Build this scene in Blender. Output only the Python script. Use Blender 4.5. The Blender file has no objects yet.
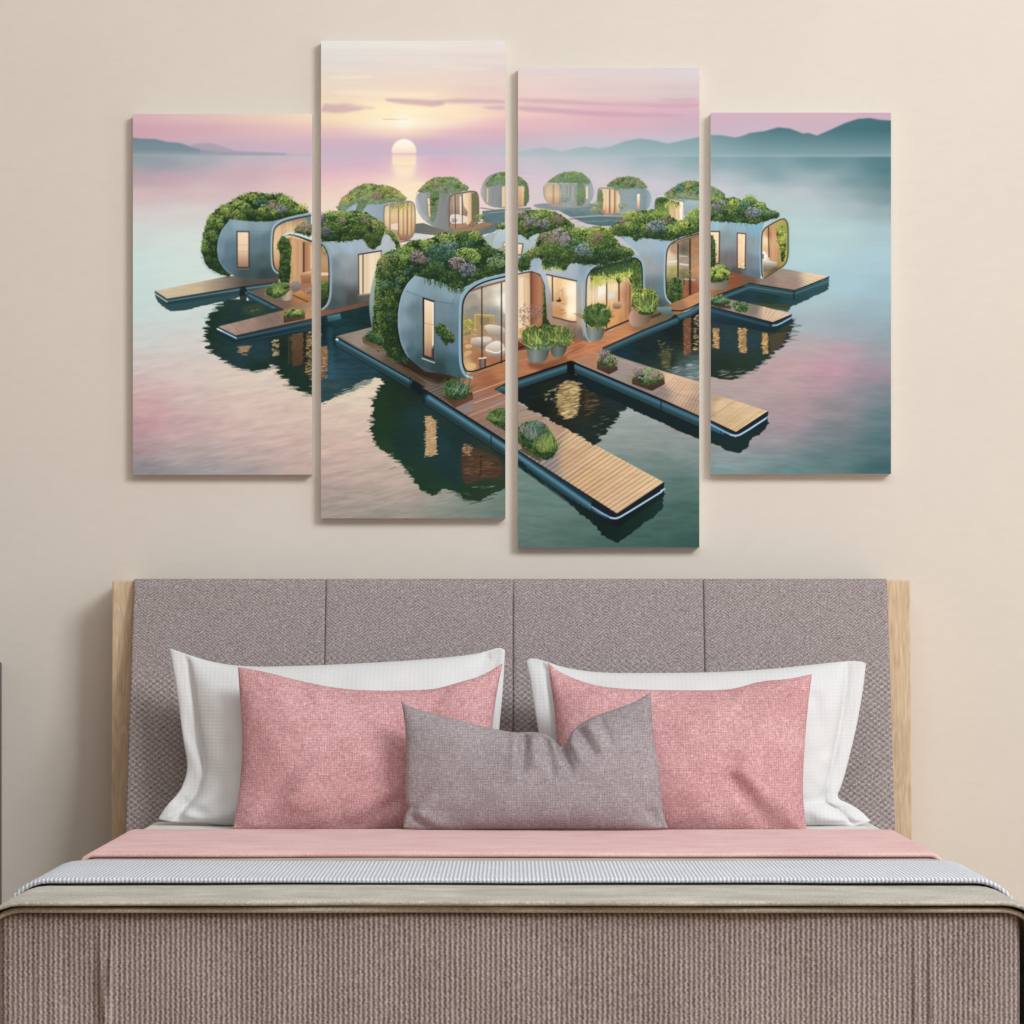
# Bedroom wall with a four-panel canvas print above an upholstered bed. Blender 4.5, everything is built here.
import bpy, bmesh
from mathutils import Vector
WORLD, KEY, SIDE, TOP = .36, 425., 14., 32.
# ---------------------------------------------------------------- printed picture on the canvases
import math, random
import numpy as np
AK = 2                                   # samples per unit of print
AX0, AY0, AX1, AY1 = 128, 36, 896, 554
AW, AH = (AX1-AX0)*AK, (AY1-AY0)*AK
RS = np.random.RandomState(7)
RR = random.Random(11)
IMG = np.zeros((AH, AW, 3), np.float32)
XS = (AX0 + (np.arange(AW)+.5)/AK).astype(np.float32)
YS = (AY0 + (np.arange(AH)+.5)/AK).astype(np.float32)

def rgb(c):
    if isinstance(c, str):
        return np.array([int(c[i:i+2], 16) for i in (0, 2, 4)], np.float32)/255
    return np.array(c, np.float32)/255

def vnoise(X, Y, sx, sy, seed, oct=1):
    out = 0; amp = 1; tot = 0
    for o in range(oct):
        g = np.random.RandomState(seed+o*17).rand(256, 256).astype(np.float32)
        x = X/sx*(2**o)+37.3*o; y = Y/sy*(2**o)+11.7*o
        xi = np.floor(x).astype(int); yi = np.floor(y).astype(int)
        fx = x-xi; fy = y-yi; fx = fx*fx*(3-2*fx); fy = fy*fy*(3-2*fy)
        a = g[yi % 256, xi % 256]; b = g[yi % 256, (xi+1) % 256]
        c = g[(yi+1) % 256, xi % 256]; d = g[(yi+1) % 256, (xi+1) % 256]
        out = out+amp*((a*(1-fx)+b*fx)*(1-fy)+(c*(1-fx)+d*fx)*fy); tot += amp; amp *= .5
    return out/tot*2-1

def chaikin(p, n, closed=True):
    p = [tuple(map(float, q)) for q in p]
    for _ in range(n):
        o = []
        m = len(p)
        rng = range(m) if closed else range(m-1)
        if not closed: o.append(p[0])
        for i in rng:
            a = p[i]; b = p[(i+1) % m]
            o.append((.75*a[0]+.25*b[0], .75*a[1]+.25*b[1]))
            o.append((.25*a[0]+.75*b[0], .25*a[1]+.75*b[1]))
        if not closed: o.append(p[-1])
        p = o
    return p

def inside(X, Y, P):
    r = np.zeros(X.shape, bool)
    n = len(P)
    for i in range(n):
        x1, y1 = P[i]; x2, y2 = P[(i+1) % n]
        if y1 == y2: continue
        c = (y1 > Y) != (y2 > Y)
        r ^= c & (X < (x2-x1)*(Y-y1)/(y2-y1)+x1)
    return r

def pmask(P, c=0, warp=None, pad=2):
    P = chaikin(P, c) if c else P
    xs = [p[0] for p in P]; ys = [p[1] for p in P]
    if warp: pad = pad+warp[0]*1.2+warp[1]*1.2
    i0 = max(0, int((min(xs)-pad-AX0)*AK)); i1 = min(AW, int((max(xs)+pad-AX0)*AK)+1)
    j0 = max(0, int((min(ys)-pad-AY0)*AK)); j1 = min(AH, int((max(ys)+pad-AY0)*AK)+1)
    if i1 <= i0 or j1 <= j0: return None
    X, Y = np.meshgrid(XS[i0:i1], YS[j0:j1])
    m = np.zeros(X.shape, np.float32)
    S = 3
    for a in range(S):
        for b in range(S):
            x = X+((a+.5)/S-.5)/AK; y = Y+((b+.5)/S-.5)/AK
            if warp:
                wx, wy, sx, sy, seed = warp
                x2 = x+wx*vnoise(x, y, sx, sy, seed, 2); y2 = y+wy*vnoise(x, y, sx, sy, seed+5, 2)
                x, y = x2, y2
            m += inside(x, y, P)
    return (slice(j0, j1), slice(i0, i1)), m/(S*S), X, Y

def blur(m, r):
    n = max(1, int(r*AK))
    for _ in range(2):
        for ax in (0, 1):
            c = np.cumsum(np.pad(m, [(n+1, n) if k == ax else (0, 0) for k in (0, 1)], mode='edge'), axis=ax)
            m = (np.take(c, range(2*n+1, c.shape[ax]), axis=ax)-np.take(c, range(0, c.shape[ax]-2*n-1), axis=ax))/(2*n+1)
    return m

def colr(col, X, Y):
    """colour spec: one colour | ('v'|'h', pos, colour, ...) | ('p', (x,y,colour)...)"""
    if isinstance(col, tuple) and col and col[0] in ('v', 'h', 'd'):
        t = {'v': Y, 'h': X}.get(col[0])
        pos = list(col[1::2]); cs = [rgb(c) for c in col[2::2]]
        return np.stack([np.interp(t, pos, [c[k] for c in cs]) for k in range(3)], -1)
    if isinstance(col, list):
        num = 0; den = 0
        for q in col:
            x, y, c = q[:3]; w = q[3] if len(q) > 3 else 1.
            d = w/((((X-x)**2+(1.0*(Y-y))**2)+6)**1.6)
            num = num+d[..., None]*rgb(c); den = den+d
        return num/den[..., None]
    return rgb(col)

def fill(P, col, c=0, a=1., warp=None, soft=0, nz=0, ns=(2, 2), ridge=None):
    r = pmask(P, c, warp, pad=2+soft*2)
    if r is None: return
    sl, m, X, Y = r
    if soft: m = blur(m, soft)
    C = colr(col, X, Y)
    if nz: C = C*(1+nz*vnoise(X, Y, ns[0], ns[1], int(P[0][0]*7+P[0][1]) % 999, 2))[..., None]
    m = (m*a)[..., None]
    IMG[sl] = IMG[sl]*(1-m)+C*m

def line(P, w, col, c=0, a=1., soft=.35):
    P = chaikin(P, c, False) if c else P
    if not isinstance(w, (tuple, list)): w = (w, w)
    pad = max(w)+2
    for i in range(len(P)-1):
        pass
    xs = [p[0] for p in P]; ys = [p[1] for p in P]
    i0 = max(0, int((min(xs)-pad-AX0)*AK)); i1 = min(AW, int((max(xs)+pad-AX0)*AK)+1)
    j0 = max(0, int((min(ys)-pad-AY0)*AK)); j1 = min(AH, int((max(ys)+pad-AY0)*AK)+1)
    if i1 <= i0 or j1 <= j0: return
    X, Y = np.meshgrid(XS[i0:i1], YS[j0:j1])
    m = np.zeros(X.shape, np.float32); n = len(P)-1
    for i in range(n):
        ax, ay = P[i]; bx, by = P[i+1]
        dx, dy = bx-ax, by-ay; L = dx*dx+dy*dy+1e-9
        t = np.clip(((X-ax)*dx+(Y-ay)*dy)/L, 0, 1)
        d = np.hypot(X-ax-t*dx, Y-ay-t*dy)
        ww = w[0]+(w[1]-w[0])*(i+t)/n
        m = np.maximum(m, np.clip((ww/2-d)/soft*.5+.5, 0, 1)*np.minimum(1, ww/.5))
    m = (m*a)[..., None]
    sl = (slice(j0, j1), slice(i0, i1))
    IMG[sl] = IMG[sl]*(1-m)+colr(col, X, Y)*m

def tube(P, w, base='27505f', hi='6498aa', dark='0c2730'):
    """round float tube: stroke with a highlight running along its upper side"""
    line(P, w, dark)
    (x0, y0), (x1, y1) = P[0], P[-1]
    L = math.hypot(x1-x0, y1-y0); nx, ny = (y1-y0)/L, -(x1-x0)/L
    if ny > 0: nx, ny = -nx, -ny
    def off(k): return [(x+nx*k*w, y+ny*k*w) for x, y in P]
    line(off(.08), w*.78, base, soft=1)
    line(off(.16), w*.28, hi, soft=1.3, a=.75)
    line(off(-.40), w*.14, '3c5a50', soft=.5, a=.6)

def dab(x, y, rx, ry, col, a=1., ang=0.):
    R = max(rx, ry)+1
    i0 = int((x-R-AX0)*AK); i1 = int((x+R-AX0)*AK)+2
    j0 = int((y-R-AY0)*AK); j1 = int((y+R-AY0)*AK)+2
    if i0 < 0 or j0 < 0 or i1 > AW or j1 > AH: return
    dx = XS[None, i0:i1]-x; dy = YS[j0:j1, None]-y
    if ang:
        c, s = math.cos(ang), math.sin(ang)
        dx, dy = dx*c+dy*s, -dx*s+dy*c
    d = (dx/rx)**2+(dy/ry)**2
    m = (np.clip(1.35-d, 0, 1)*a)[..., None]
    IMG[j0:j1, i0:i1] = IMG[j0:j1, i0:i1]*(1-m)+col*m

PAL = {
 'g': ('142a12', '38541e', '67883a', '9eb65a'), 'd': ('10261a', '213f20', '3e6230', '688a48'),
 'l': ('46661f', '789838', 'a2ba52', 'c6d67a'), 't': ('12352c', '2a5c4a', '4f8272', '8cb0a2'),
 'p': ('4a3d46', '80657a', 'aa8ba0', 'd8bcc8'), 'k': ('54453a', '856a60', 'ab8c84', 'd2b8ae'),
 'b': ('2c4450', '5c7684', '8c9fae', 'b8c6cc'), 'v': ('3c3a50', '6c6884', '9c94ac', 'c4b8c8'),
 'y': ('5a6a1c', '93a034', 'c0c650', 'e8e488'), 'o': ('4c5424', '7c8040', 'a8a45c', 'd2ca88'),
 'f': ('4a6a4a', '6c8c5c', '90aa6c', 'b6c488'), 'h': ('5e7a68', '7d9478', '9aac86', 'b8c09c'),
}
PAL = {k: [rgb(c) for c in v] for k, v in PAL.items()}
def shade(pal, t):
    P = PAL[pal]; t = min(.999, max(0, t))*3; i = int(t); f = t-i
    return P[i]*(1-f)+P[i+1]*f

def clump(x, y, r, pal='g', ry=None, dens=1., s=1., test=None, lo=0., hi=1.):
    ry = ry or r*.8
    n = int(9+r*ry*2.3*dens/(s*s))
    pts = []
    for _ in range(n):
        a = RR.random()*6.283; q = math.sqrt(RR.random())
        pts.append((x+math.cos(a)*q*r, y+math.sin(a)*q*ry))
    pts.sort(key=lambda p: -p[1]+RR.random()*r)
    for px, py in pts:
        if test and not test(px, py): continue
        t = .5-(py-y)/ry*.34-(px-x)/r*.05+RR.gauss(0, .2)
        dab(px, py, s*RR.uniform(.45, .95), s*RR.uniform(.4, .8), shade(pal, lo+(hi-lo)*t), .85, RR.random()*3)

def foliage(P, base='d', pals='gggdlt', cr=5, n=None, s=1., c=1, edge=1.2, lo=.0, hi=1., bot=.0, seed=None):
    """planted roof: leafy clumps clipped to an uneven outline, lower ones darker"""
    if seed is not None: RR.seed(seed)
    Q = chaikin(P, c) if c else P
    xs = [p[0] for p in Q]; ys = [p[1] for p in Q]
    fill(Q, tuple(PAL[base][0]*255*.3+PAL[base][1]*255*.7), warp=(edge, edge, 2.2, 2.2, 5), a=1)
    r = pmask(Q, 0, (edge, edge, 2.2, 2.2, 5))
    if r is None: return
    (sj, si), m, X, Y = r
    def test(x, y):
        j = int((y-AY0)*AK)-sj.start; i = int((x-AX0)*AK)-si.start
        return 0 <= j < m.shape[0] and 0 <= i < m.shape[1] and m[j, i] > .5
    area = m.sum()/(AK*AK)
    n = n or int(area/(cr*cr)*1.7)
    top = {}
    cs = []
    tries = 0
    while len(cs) < n and tries < n*40:
        tries += 1
        x = RR.uniform(min(xs), max(xs)); y = RR.uniform(min(ys), max(ys))
        if test(x, y): cs.append((x, y))
    cs.sort(key=lambda q: q[1]+RR.random()*3)
    for x, y in cs:
        col = m[:, min(m.shape[1]-1, max(0, int((x-AX0)*AK)-si.start))]
        rows = np.nonzero(col > .5)[0]
        if len(rows) == 0: continue
        f = (int((y-AY0)*AK)-sj.start-rows[0])/max(1, rows[-1]-rows[0])   # 0 top, 1 bottom
        k = hi-(hi-lo)*bot*f-.38*max(0, f-.35)
        clump(x, y, cr*RR.uniform(.5, 1.15), RR.choice(pals) if f < .75 else RR.choice('dg' if base != 'f' else 'fh'),
              s=s, test=test, lo=lo-.06*f, hi=max(.3, k))
    # loose leaves along the sunlit rim, and sprigs breaking the outline
    m0 = len(Q); cx = sum(xs)/m0; cy = sum(ys)/m0
    for i in range(m0):
        a = Q[i]; b = Q[(i+1) % m0]; L = math.hypot(b[0]-a[0], b[1]-a[1])
        up = (b[0]-a[0])/max(L, 1e-6)            # outlines run clockwise on screen: top edges go right
        for _ in range(int(L*2.2)):
            t = RR.random(); x = a[0]+(b[0]-a[0])*t; y = a[1]+(b[1]-a[1])*t
            if up > -.35 and y < cy+4:
                q = RR.uniform(-.8, 3.2)
                dab(x+RR.gauss(0, .8), y+q, s*.6, s*.5, shade('l' if base != 'f' else 'o', RR.uniform(.1, .8)*(hi if hi < 1 else 1)), .75, RR.random()*3)
            elif RR.random() < .5: dab(x+RR.gauss(0, .7), y+RR.gauss(0, .8), s*.55, s*.6, shade('g' if base != 'f' else 'f', RR.uniform(.2, .6)), .7)

def vines(P, n, L, base='d', tip='y', s=.8, seed=3):
    """trailing strands hanging from a line"""
    RR.seed(seed)
    P = [tuple(map(float, p)) for p in P]
    for _ in range(n):
        t = RR.random()*(len(P)-1); i = int(t); f = t-i
        x = P[i][0]*(1-f)+P[i+1][0]*f; y = P[i][1]*(1-f)+P[i+1][1]*f
        l = L*RR.uniform(.45, 1); k = int(l/1.1)
        for q in range(k):
            u = q/max(1, k)
            pal = base if u+RR.gauss(0, .15) < .55 else tip
            dab(x+RR.gauss(0, .5), y+u*l, s*.6, s*1.1, shade(pal, .35+.4*u+RR.gauss(0, .15)), .8)

def spikes(x, y, rx, ry, n, pals='gd', seed=1, w=.9):
    """spiky potted plant"""
    RR.seed(seed)
    for q in range(n):
        a = RR.uniform(-.2, 3.34); r = RR.uniform(.35, 1)
        x0 = x+RR.gauss(0, rx*.3); y0 = y+ry*RR.uniform(.1, .5)
        x1 = x0+math.cos(a)*rx*r*.75; y1 = y-math.sin(a)*ry*r
        t = q/n*.5+RR.uniform(0, .45)
        line([(x0, y0), (x1, y1)], (w, .35), tuple(shade(RR.choice(pals), t)*255), a=.9)

def planks(A, B, C, D, n, dark='5a4636', a=.45, w=.5, light='f0d8b0', jit=0):
    """board joints between edge A-B and edge D-C"""
    for i in range(1, n):
        t = i/n
        p = (A[0]+(B[0]-A[0])*t, A[1]+(B[1]-A[1])*t); q = (D[0]+(C[0]-D[0])*t, D[1]+(C[1]-D[1])*t)
        line([p, q], w, dark, a=a*RR.uniform(.6, 1.2))
        if light: line([(p[0]+.9, p[1]+.6), (q[0]+.9, q[1]+.6)], w, light, a=a*RR.uniform(.1, .7))

def glints(P, col, n, seed, w=3, a=.8, dark=None):
    """broken light on ripples inside an outline"""
    RR.seed(seed)
    xs = [p[0] for p in P]; ys = [p[1] for p in P]
    X = np.zeros((1, 1))
    for _ in range(n):
        x = RR.uniform(min(xs), max(xs)); y = RR.uniform(min(ys), max(ys))
        if inside(np.array([x]), np.array([y]), P)[0]:
            dab(x, y, RR.uniform(.5, 1)*w, RR.uniform(.3, .6), rgb(col)*RR.uniform(.75, 1.1), a*RR.uniform(.5, 1), RR.gauss(-.12, .1))

def paint():
    X, Y = np.meshgrid(XS, YS)
    # ---- sky and lake, smooth colour field
    S = [ # sky
     (133,114,'dcb6c0'),(200,114,'e6c4c4'),(260,114,'ecd0c4'),(311,114,'f4deca'),(133,130,'d4aabb'),(200,130,'d8b0c0'),(260,130,'e0bcc2'),(311,130,'e8c8c6'),
     (160,148,'c6b4c4'),(240,146,'ccb6c8'),(311,144,'d8bccc'),
     (321,41,'e6e8e4'),(410,41,'ebe6e0'),(505,41,'e6e0dc'),(321,60,'e2dedc'),(410,62,'e8dfd8'),(505,62,'e4dad4'),(330,80,'e8dcd0'),(410,80,'ecdcd0'),(500,80,'e6d4cc'),
     (330,94,'efdcc8'),(410,92,'f4e0c8'),(500,94,'eacfc8'),(330,112,'f8dfc0'),(405,106,'fff2c8'),(450,110,'fbe6c4'),(500,112,'efd0c4'),(330,122,'f6d4bc'),(404,122,'fffce4',4),(404,112,'fff8d6',3),(360,116,'fdeec4',2),(450,116,'fce8c6',2),
     (365,118,'fdeabc'),(440,120,'f8dcc0'),(500,122,'e8bfc4'),(330,132,'e6bcc4'),(404,132,'f8dcc4'),(460,132,'e0b4c4'),(500,132,'d8acc0'),(330,143,'d0b0c8'),(375,145,'ceb4ca'),(440,143,'ceaec8'),(500,143,'ccb0c6'),
     (330,151,'c8bccc'),(440,151,'c2b8ce'),(500,151,'c2becf'),
     (518,68,'dccfd0'),(610,68,'dad0d2'),(699,68,'d6d0d4'),(518,92,'e2ccca'),(610,90,'dccaca'),(699,92,'d2c6c8'),(518,106,'e4bfc6'),(610,112,'dcb4c0'),(699,108,'d6b2c0'),(518,122,'deb0bc'),(610,124,'d8b0bc'),(699,124,'ccaabc'),
     (518,136,'d0b8c4'),(610,136,'ccb8c8'),(699,134,'c4b4c4'),(518,146,'bec2cc'),(600,144,'bcc4cc'),(690,142,'bcc0cc'),(711,114,'ccaec0'),(800,114,'ccacba'),(890,114,'c4a8b8'),(760,124,'c8b0c0'),(830,124,'c4aebc'),(711,128,'c4b4c4'),
    ]
    L = [ # lake
     (133,157,'96a8b2'),(160,164,'98a4b2'),(200,158,'aab4be'),(250,158,'c4bec8'),(311,158,'ccc2cc'),(133,176,'c4acb8'),(170,178,'ccb0bc'),(240,172,'d4b6c2'),(300,172,'dcb8c4'),(140,196,'dcc2c6'),(200,192,'dcc4c8'),(300,190,'e6ccc8'),
     (140,212,'dcd8d8'),(190,214,'dedcda'),(140,232,'d8e4e2'),(185,240,'dceae6'),(140,262,'d4ebe8'),(185,270,'d8ece8'),(145,290,'d2e8e6'),(195,282,'d8ebe6'),(140,312,'d2e4e4'),(190,318,'d6e2e0'),(140,338,'d6dedc'),(190,345,'dcdad6'),
     (140,362,'dcd2d0'),(190,370,'e0d4ce'),(250,380,'e4d6c8'),(300,392,'e0cdc0'),(140,385,'dcc4c2'),(140,405,'d8b0b4',1.5),(190,400,'dec8c2'),(250,405,'dfcac0'),(300,420,'dcc6ba'),
     (136,425,'cda0a8',1.5),(180,432,'d0b2b4'),(240,432,'d8bfb8'),(300,445,'d6bcb4'),(140,448,'b99ca2'),(190,452,'beb0b0'),(250,455,'ccb6b0'),(305,468,'c8b0a8'),(145,470,'98969e'),(200,472,'a6a4a8'),(245,472,'b0a6a8'),
     (325,158,'c8bece'),(370,158,'c8b8ce'),(440,158,'ccb6cc'),(500,158,'c6bcd0'),(325,166,'dcb8cc'),(370,166,'dcb4cc'),(440,166,'deb2c8'),(500,166,'cebace'),(325,180,'eec4cc'),(370,180,'f0c6cc'),(440,178,'eabccc'),(500,172,'d6bcce'),(405,166,'ecccd0'),
     (325,196,'f4dacc'),(345,190,'f4d6cc'),(405,188,'fdeccc',3.5),(330,206,'f2e0d0'),(480,180,'e4c2cc'),(470,188,'ecd6d4'),(405,206,'fdf2d8',2.5),(412,196,'fdecd0'),
     (518,160,'c0c6cc'),(560,160,'b4c2c8'),(610,160,'acbcc4'),(650,160,'96b0b8'),(699,160,'86a6ae'),(530,170,'ccc4d0'),(600,170,'c4c4cc'),(660,170,'b4bec6'),(699,168,'8eaab2'),(530,184,'d6c8d4'),(600,178,'d2c8d2'),(655,184,'cec8d4'),(535,200,'d8ccd2'),(690,178,'b8bec8'),
     (711,159,'7c9ca4'),(760,159,'6c929a'),(820,159,'5f868e'),(890,159,'4f7880'),(711,166,'98b0b6'),(760,166,'80a0a8'),(820,166,'6e929a'),(890,170,'4e7880'),(720,176,'bcc4cc'),(750,172,'a6b6bc'),(775,176,'80a0a6'),(800,178,'a0b2b8'),(825,178,'9cb0b6'),(850,182,'6a8c94'),(890,184,'567e86'),
     (715,190,'ccccd4'),(760,190,'b8c4ca'),(800,192,'c0c4cc'),(840,192,'a4b6bc'),(870,194,'7c9aa0'),(890,198,'6e9098'),(770,204,'b4c8cc'),(810,206,'b6c8cc'),(850,206,'a8bcc2'),(890,212,'92acb2'),
     (800,225,'b2d0d2'),(840,230,'b0ced0'),(890,232,'a4c0c8'),(810,255,'b0cfd4'),(880,258,'a6c6d2'),(840,285,'a4c6d2'),(890,290,'9abcc8'),(810,300,'a4c0c8'),(880,315,'94b2be'),(810,325,'a0b4bc'),(850,330,'9aaab6'),(890,335,'8aa2ae'),
     (800,345,'b4a8ac'),(840,352,'b89ca8'),(888,355,'949ca8'),(800,365,'c0a0a4'),(830,370,'bf94a4',1.6),(870,372,'a08c9c'),(780,385,'bca0a2'),(820,385,'b4929e'),(870,390,'8a8a96'),(890,395,'6c828c'),
     (750,390,'b4a0a0'),(790,408,'b0969c'),(840,408,'8c8890'),(888,415,'5a7c84'),(790,425,'a8929c'),(770,440,'9c949c'),(830,432,'74808a'),(885,440,'4a727a'),(720,455,'8a9c9e'),(770,458,'7c9296'),(830,458,'5c7c82'),(888,468,'38666c'),(720,472,'7ea0a4'),(790,470,'5c868a'),
     (720,385,'b0a09c'),(730,440,'a09a9c'),
     (325,395,'dccdb8'),(355,395,'e2d4be'),(330,420,'e0c8b8'),(355,425,'dcc8b8'),(325,445,'dabcb0'),(365,450,'d2bcae'),(325,470,'ccb0a8'),(370,475,'c8b2a6'),(400,480,'c4b0a4'),(330,490,'b8a49c'),(370,495,'b6a69a'),(415,500,'b2a49a'),(330,510,'a89c92'),(390,512,'a09a90'),(450,508,'8c9688'),(500,505,'70897c'),(500,516,'64827a'),(470,514,'7c8c82'),
     (522,475,'6c8c84'),(540,500,'5e847c'),(525,520,'64887e'),(530,542,'5a7c72'),(570,535,'507468'),(600,546,'466c64'),(650,540,'3e665e'),(690,545,'355c56'),(695,510,'40685f'),(690,480,'50746c'),(660,465,'6c8680'),(695,455,'7c8e8a'),(650,440,'8a9894'),(620,425,'98a4a0'),(690,430,'92989a'),(640,410,'9ea8a8'),(610,415,'a0aaaa'),(690,415,'90989a'),
    ]
    hor = 155.5
    sky = Y < hor
    C = np.zeros_like(IMG)
    # computed on a coarse grid, then enlarged
    st = 6
    xc, yc = XS[::st], YS[::st]
    Xc, Yc = np.meshgrid(xc, yc)
    def up(G):
        fi = np.interp(YS, yc, np.arange(len(yc))); fj = np.interp(XS, xc, np.arange(len(xc)))
        i0 = np.minimum(fi.astype(int), len(yc)-2); j0 = np.minimum(fj.astype(int), len(xc)-2)
        a = (fi-i0)[:, None, None]; b = (fj-j0)[None, :, None]
        return ((G[i0][:, j0]*(1-b)+G[i0][:, j0+1]*b)*(1-a)+(G[i0+1][:, j0]*(1-b)+G[i0+1][:, j0+1]*b)*a)
    def field(pts, kx, ky):
        num = 0; den = 0
        for q in pts:
            w = q[3] if len(q) > 3 else 1.
            dx = (Xc-q[0])*kx; dy = (Yc-q[1])*ky
            d = w/((dx*dx+dy*dy+110)**1.9)
            num = num+d[..., None]*rgb(q[2]); den = den+d
        return up((num/den[..., None]).astype(np.float32))
    A = field(S, .30, 1.9); Bf = field(L, .5, 1.3)
    C = np.where(sky[..., None], A, Bf)
    IMG[:] = C
    # streaks in the sky
    n = vnoise(X, Y, 60, 2.5, 31, 3)
    IMG[:] = IMG+(n*.014*np.clip((150-Y)/60, 0, 1))[..., None]*sky[..., None]
    # ripples on the lake, coarser toward the viewer
    d = np.clip((Y-300)/200, 0, 1)
    Yr = Y+(X-AX0)*np.where(X < 518, .16, -.02)
    n1 = vnoise(X, Yr, 9, 1.5, 41, 2); n2 = vnoise(X, Yr, 20, 3.6, 51, 2)
    amp = .014+.075*d
    IMG[:] = IMG*(1+(np.where(sky, 0, amp*(n1*.55+n2*.8)))[..., None])
    # clouds
    for P, a in (([(321,103),(340,105),(362,108),(368,109),(350,112),(321,113)], .75), ([(330,104),(350,102),(372,107),(380,109),(360,109)], .5),
                 ([(378,98),(400,98),(430,100),(448,103),(436,107),(420,106),(398,104)], .8), ([(430,102),(455,98),(480,99),(505,100),(505,104),(480,103),(450,104)], .7),
                 ([(478,107),(495,106),(505,106),(505,111),(490,110)], .6), ([(518,98),(560,99),(610,103),(660,104),(699,103),(699,108),(650,107),(600,105),(560,104),(518,102)], .6),
                 ([(518,106),(550,107),(600,112),(650,113),(699,116),(650,117),(590,116),(550,113),(518,111)], .7), ([(655,99),(680,98),(699,98),(699,102),(670,101)], .5)):
        fill(P, 'bf9ab0', c=2, a=a*.75, soft=1.0, warp=(4, .8, 20, 3, 3))
    for P, a in (([(325,77),(350,76),(380,76),(360,79),(330,79)], .5), ([(420,67),(440,66),(470,67),(500,68),(470,70)], .35), ([(321,93),(350,90),(400,92),(450,95),(400,98)], .5),
                 ([(360,119),(404,117.5),(440,119),(404,121)], .2)):
        fill(P, 'fff0dc', c=2, a=a, soft=1.2)
    line([(383,119.3),(408,119.2)], .7, 'c8a48c', a=.6)
    fill([(398,116),(404,114),(412,118),(412,126),(404,130),(396,126)], 'fffdf0', c=2, a=.7, soft=4)
    # hills
    fill([(130,137),(140,138.5),(155,139),(168,142),(180,143),(192,147),(205,150),(218,152),(240,153),(285,153.5),(285,155),(130,156)], ('v', 137, '748c98', 150, '8296a2', 156, '9cacb4'), soft=.3)
    fill([(188,146),(198,143.5),(212,143),(224,147),(236,151),(260,152),(290,153.5),(285,155),(200,155),(200,149)], 'a4a4b4', a=.7, soft=.4)
    hp = [(500,153),(519,151),(532,149),(545,147.5),(555,150),(562,151.5),(572,149),(585,146.5),(598,148.5),(612,146),(625,141),(640,138.5),(655,140.5),(668,143.5),(680,141),(699,137),(711,135),(722,135.3),(735,137.5),(742,136),(750,133),(765,131),(778,127.3),(790,128.5),(803,133.5),(808,132.8),(817,135.5),(830,130),(845,123),(858,118.8),(870,118),(880,119.8),(896,120.8),(896,156),(500,156)]
    r = pmask(hp, 0); sl, m, xx, yy = r
    top = np.stack([np.interp(xx, [500,600,699,760,896], [c[k] for c in map(rgb, ('a8b4c0','86a2ac','7296a0','527a82','3f6a72'))]) for k in range(3)], -1)
    bt = np.stack([np.interp(xx, [500,600,699,760,896], [c[k] for c in map(rgb, ('b8c0ca','a6bac0','96b0b6','84a2a8','7898a0'))]) for k in range(3)], -1)
    f = np.clip((yy-130)/26, 0, 1)[..., None]; m = blur(m, .3)[..., None]
    IMG[sl] = IMG[sl]*(1-m)+(top*(1-f)+bt*f)*m
    line([(500,156),(896,156)], 1.6, 'a8bcc2', a=.45, soft=1.5)
    line([(128,155.5),(311,155)], 1.4, 'a8b4bc', a=.4, soft=1.5)
    line([(321,155.5),(505,155.5)], 1.2, 'd0bcc8', a=.5, soft=1.5)
    # dark mirror of the right hills
    fill([(711,160),(780,164),(776,172),(790,180),(770,182),(740,170),(711,166)], '6a9098', c=2, a=.25, soft=4)
    # sun
    fill([(404+12.4*math.cos(t/20*3.1416+3.1416), 151.5+12.5*math.sin(t/20*3.1416+3.1416)) for t in range(21)]+[(415.5,153.6),(392.5,153.6)], ('v', 139, 'fffef8', 147, 'fff4e0', 153, 'fadcd4'), soft=.2)
    fill([(392,154.5),(416.5,154.5),(416,165),(392.5,165)], ('v', 154, 'f6d8d0', 158, 'fbe6c8', 165, 'fdeecb'), a=.9, soft=.7)
    fill([(392.5,164),(416,164),(415,172),(411,178),(397,178),(393.5,172)], 'fdeecd', a=.85, soft=2.6)

    houses_far(); houses_left(); waters(); house_main(); houses_right(); docks()
    lum = (IMG*np.array([.3, .59, .11], np.float32)).sum(-1, keepdims=True)
    k = np.clip(1-.20*(np.clip((Y-175)/30, 0, 1))[..., None]*np.clip((.85-lum)/.3, 0, 1), .5, 1)
    IMG[:] = lum+(IMG-lum)*k

def metal(P, hi='a8bcc8', mid='7c94a0', lo='5c6c70', c=0, dirn='v', nz=.04):
    ys = [p[1] for p in P]; xs = [p[0] for p in P]
    if dirn == 'v': col = ('v', min(ys), hi, (min(ys)+max(ys))/2, mid, max(ys), lo)
    else: col = ('h', min(xs), hi, (min(xs)+max(xs))/2, mid, max(xs), lo)
    fill(P, col, c=c, nz=nz, ns=(5, 14))

def stripes(x0, x1, y0, y1, cols, n, seed=1, a=.6):
    RR.seed(seed)
    for i in range(n):
        x = x0+(x1-x0)*(i+RR.random()*.6)/n
        line([(x, y0), (x, y1)], (x1-x0)/n*.55, RR.choice(cols), a=a*RR.uniform(.4, 1), soft=.6)

def win(P, frame='4a3a30', top='fbeed6', bot='c89a74', w=.9):
    ys = [p[1] for p in P]
    fill(P, ('v', min(ys), top, (min(ys)+max(ys))/2, 'f2d6b4', max(ys), bot), nz=.03)
    line(P+[P[0]], w, frame, a=.9)

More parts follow.
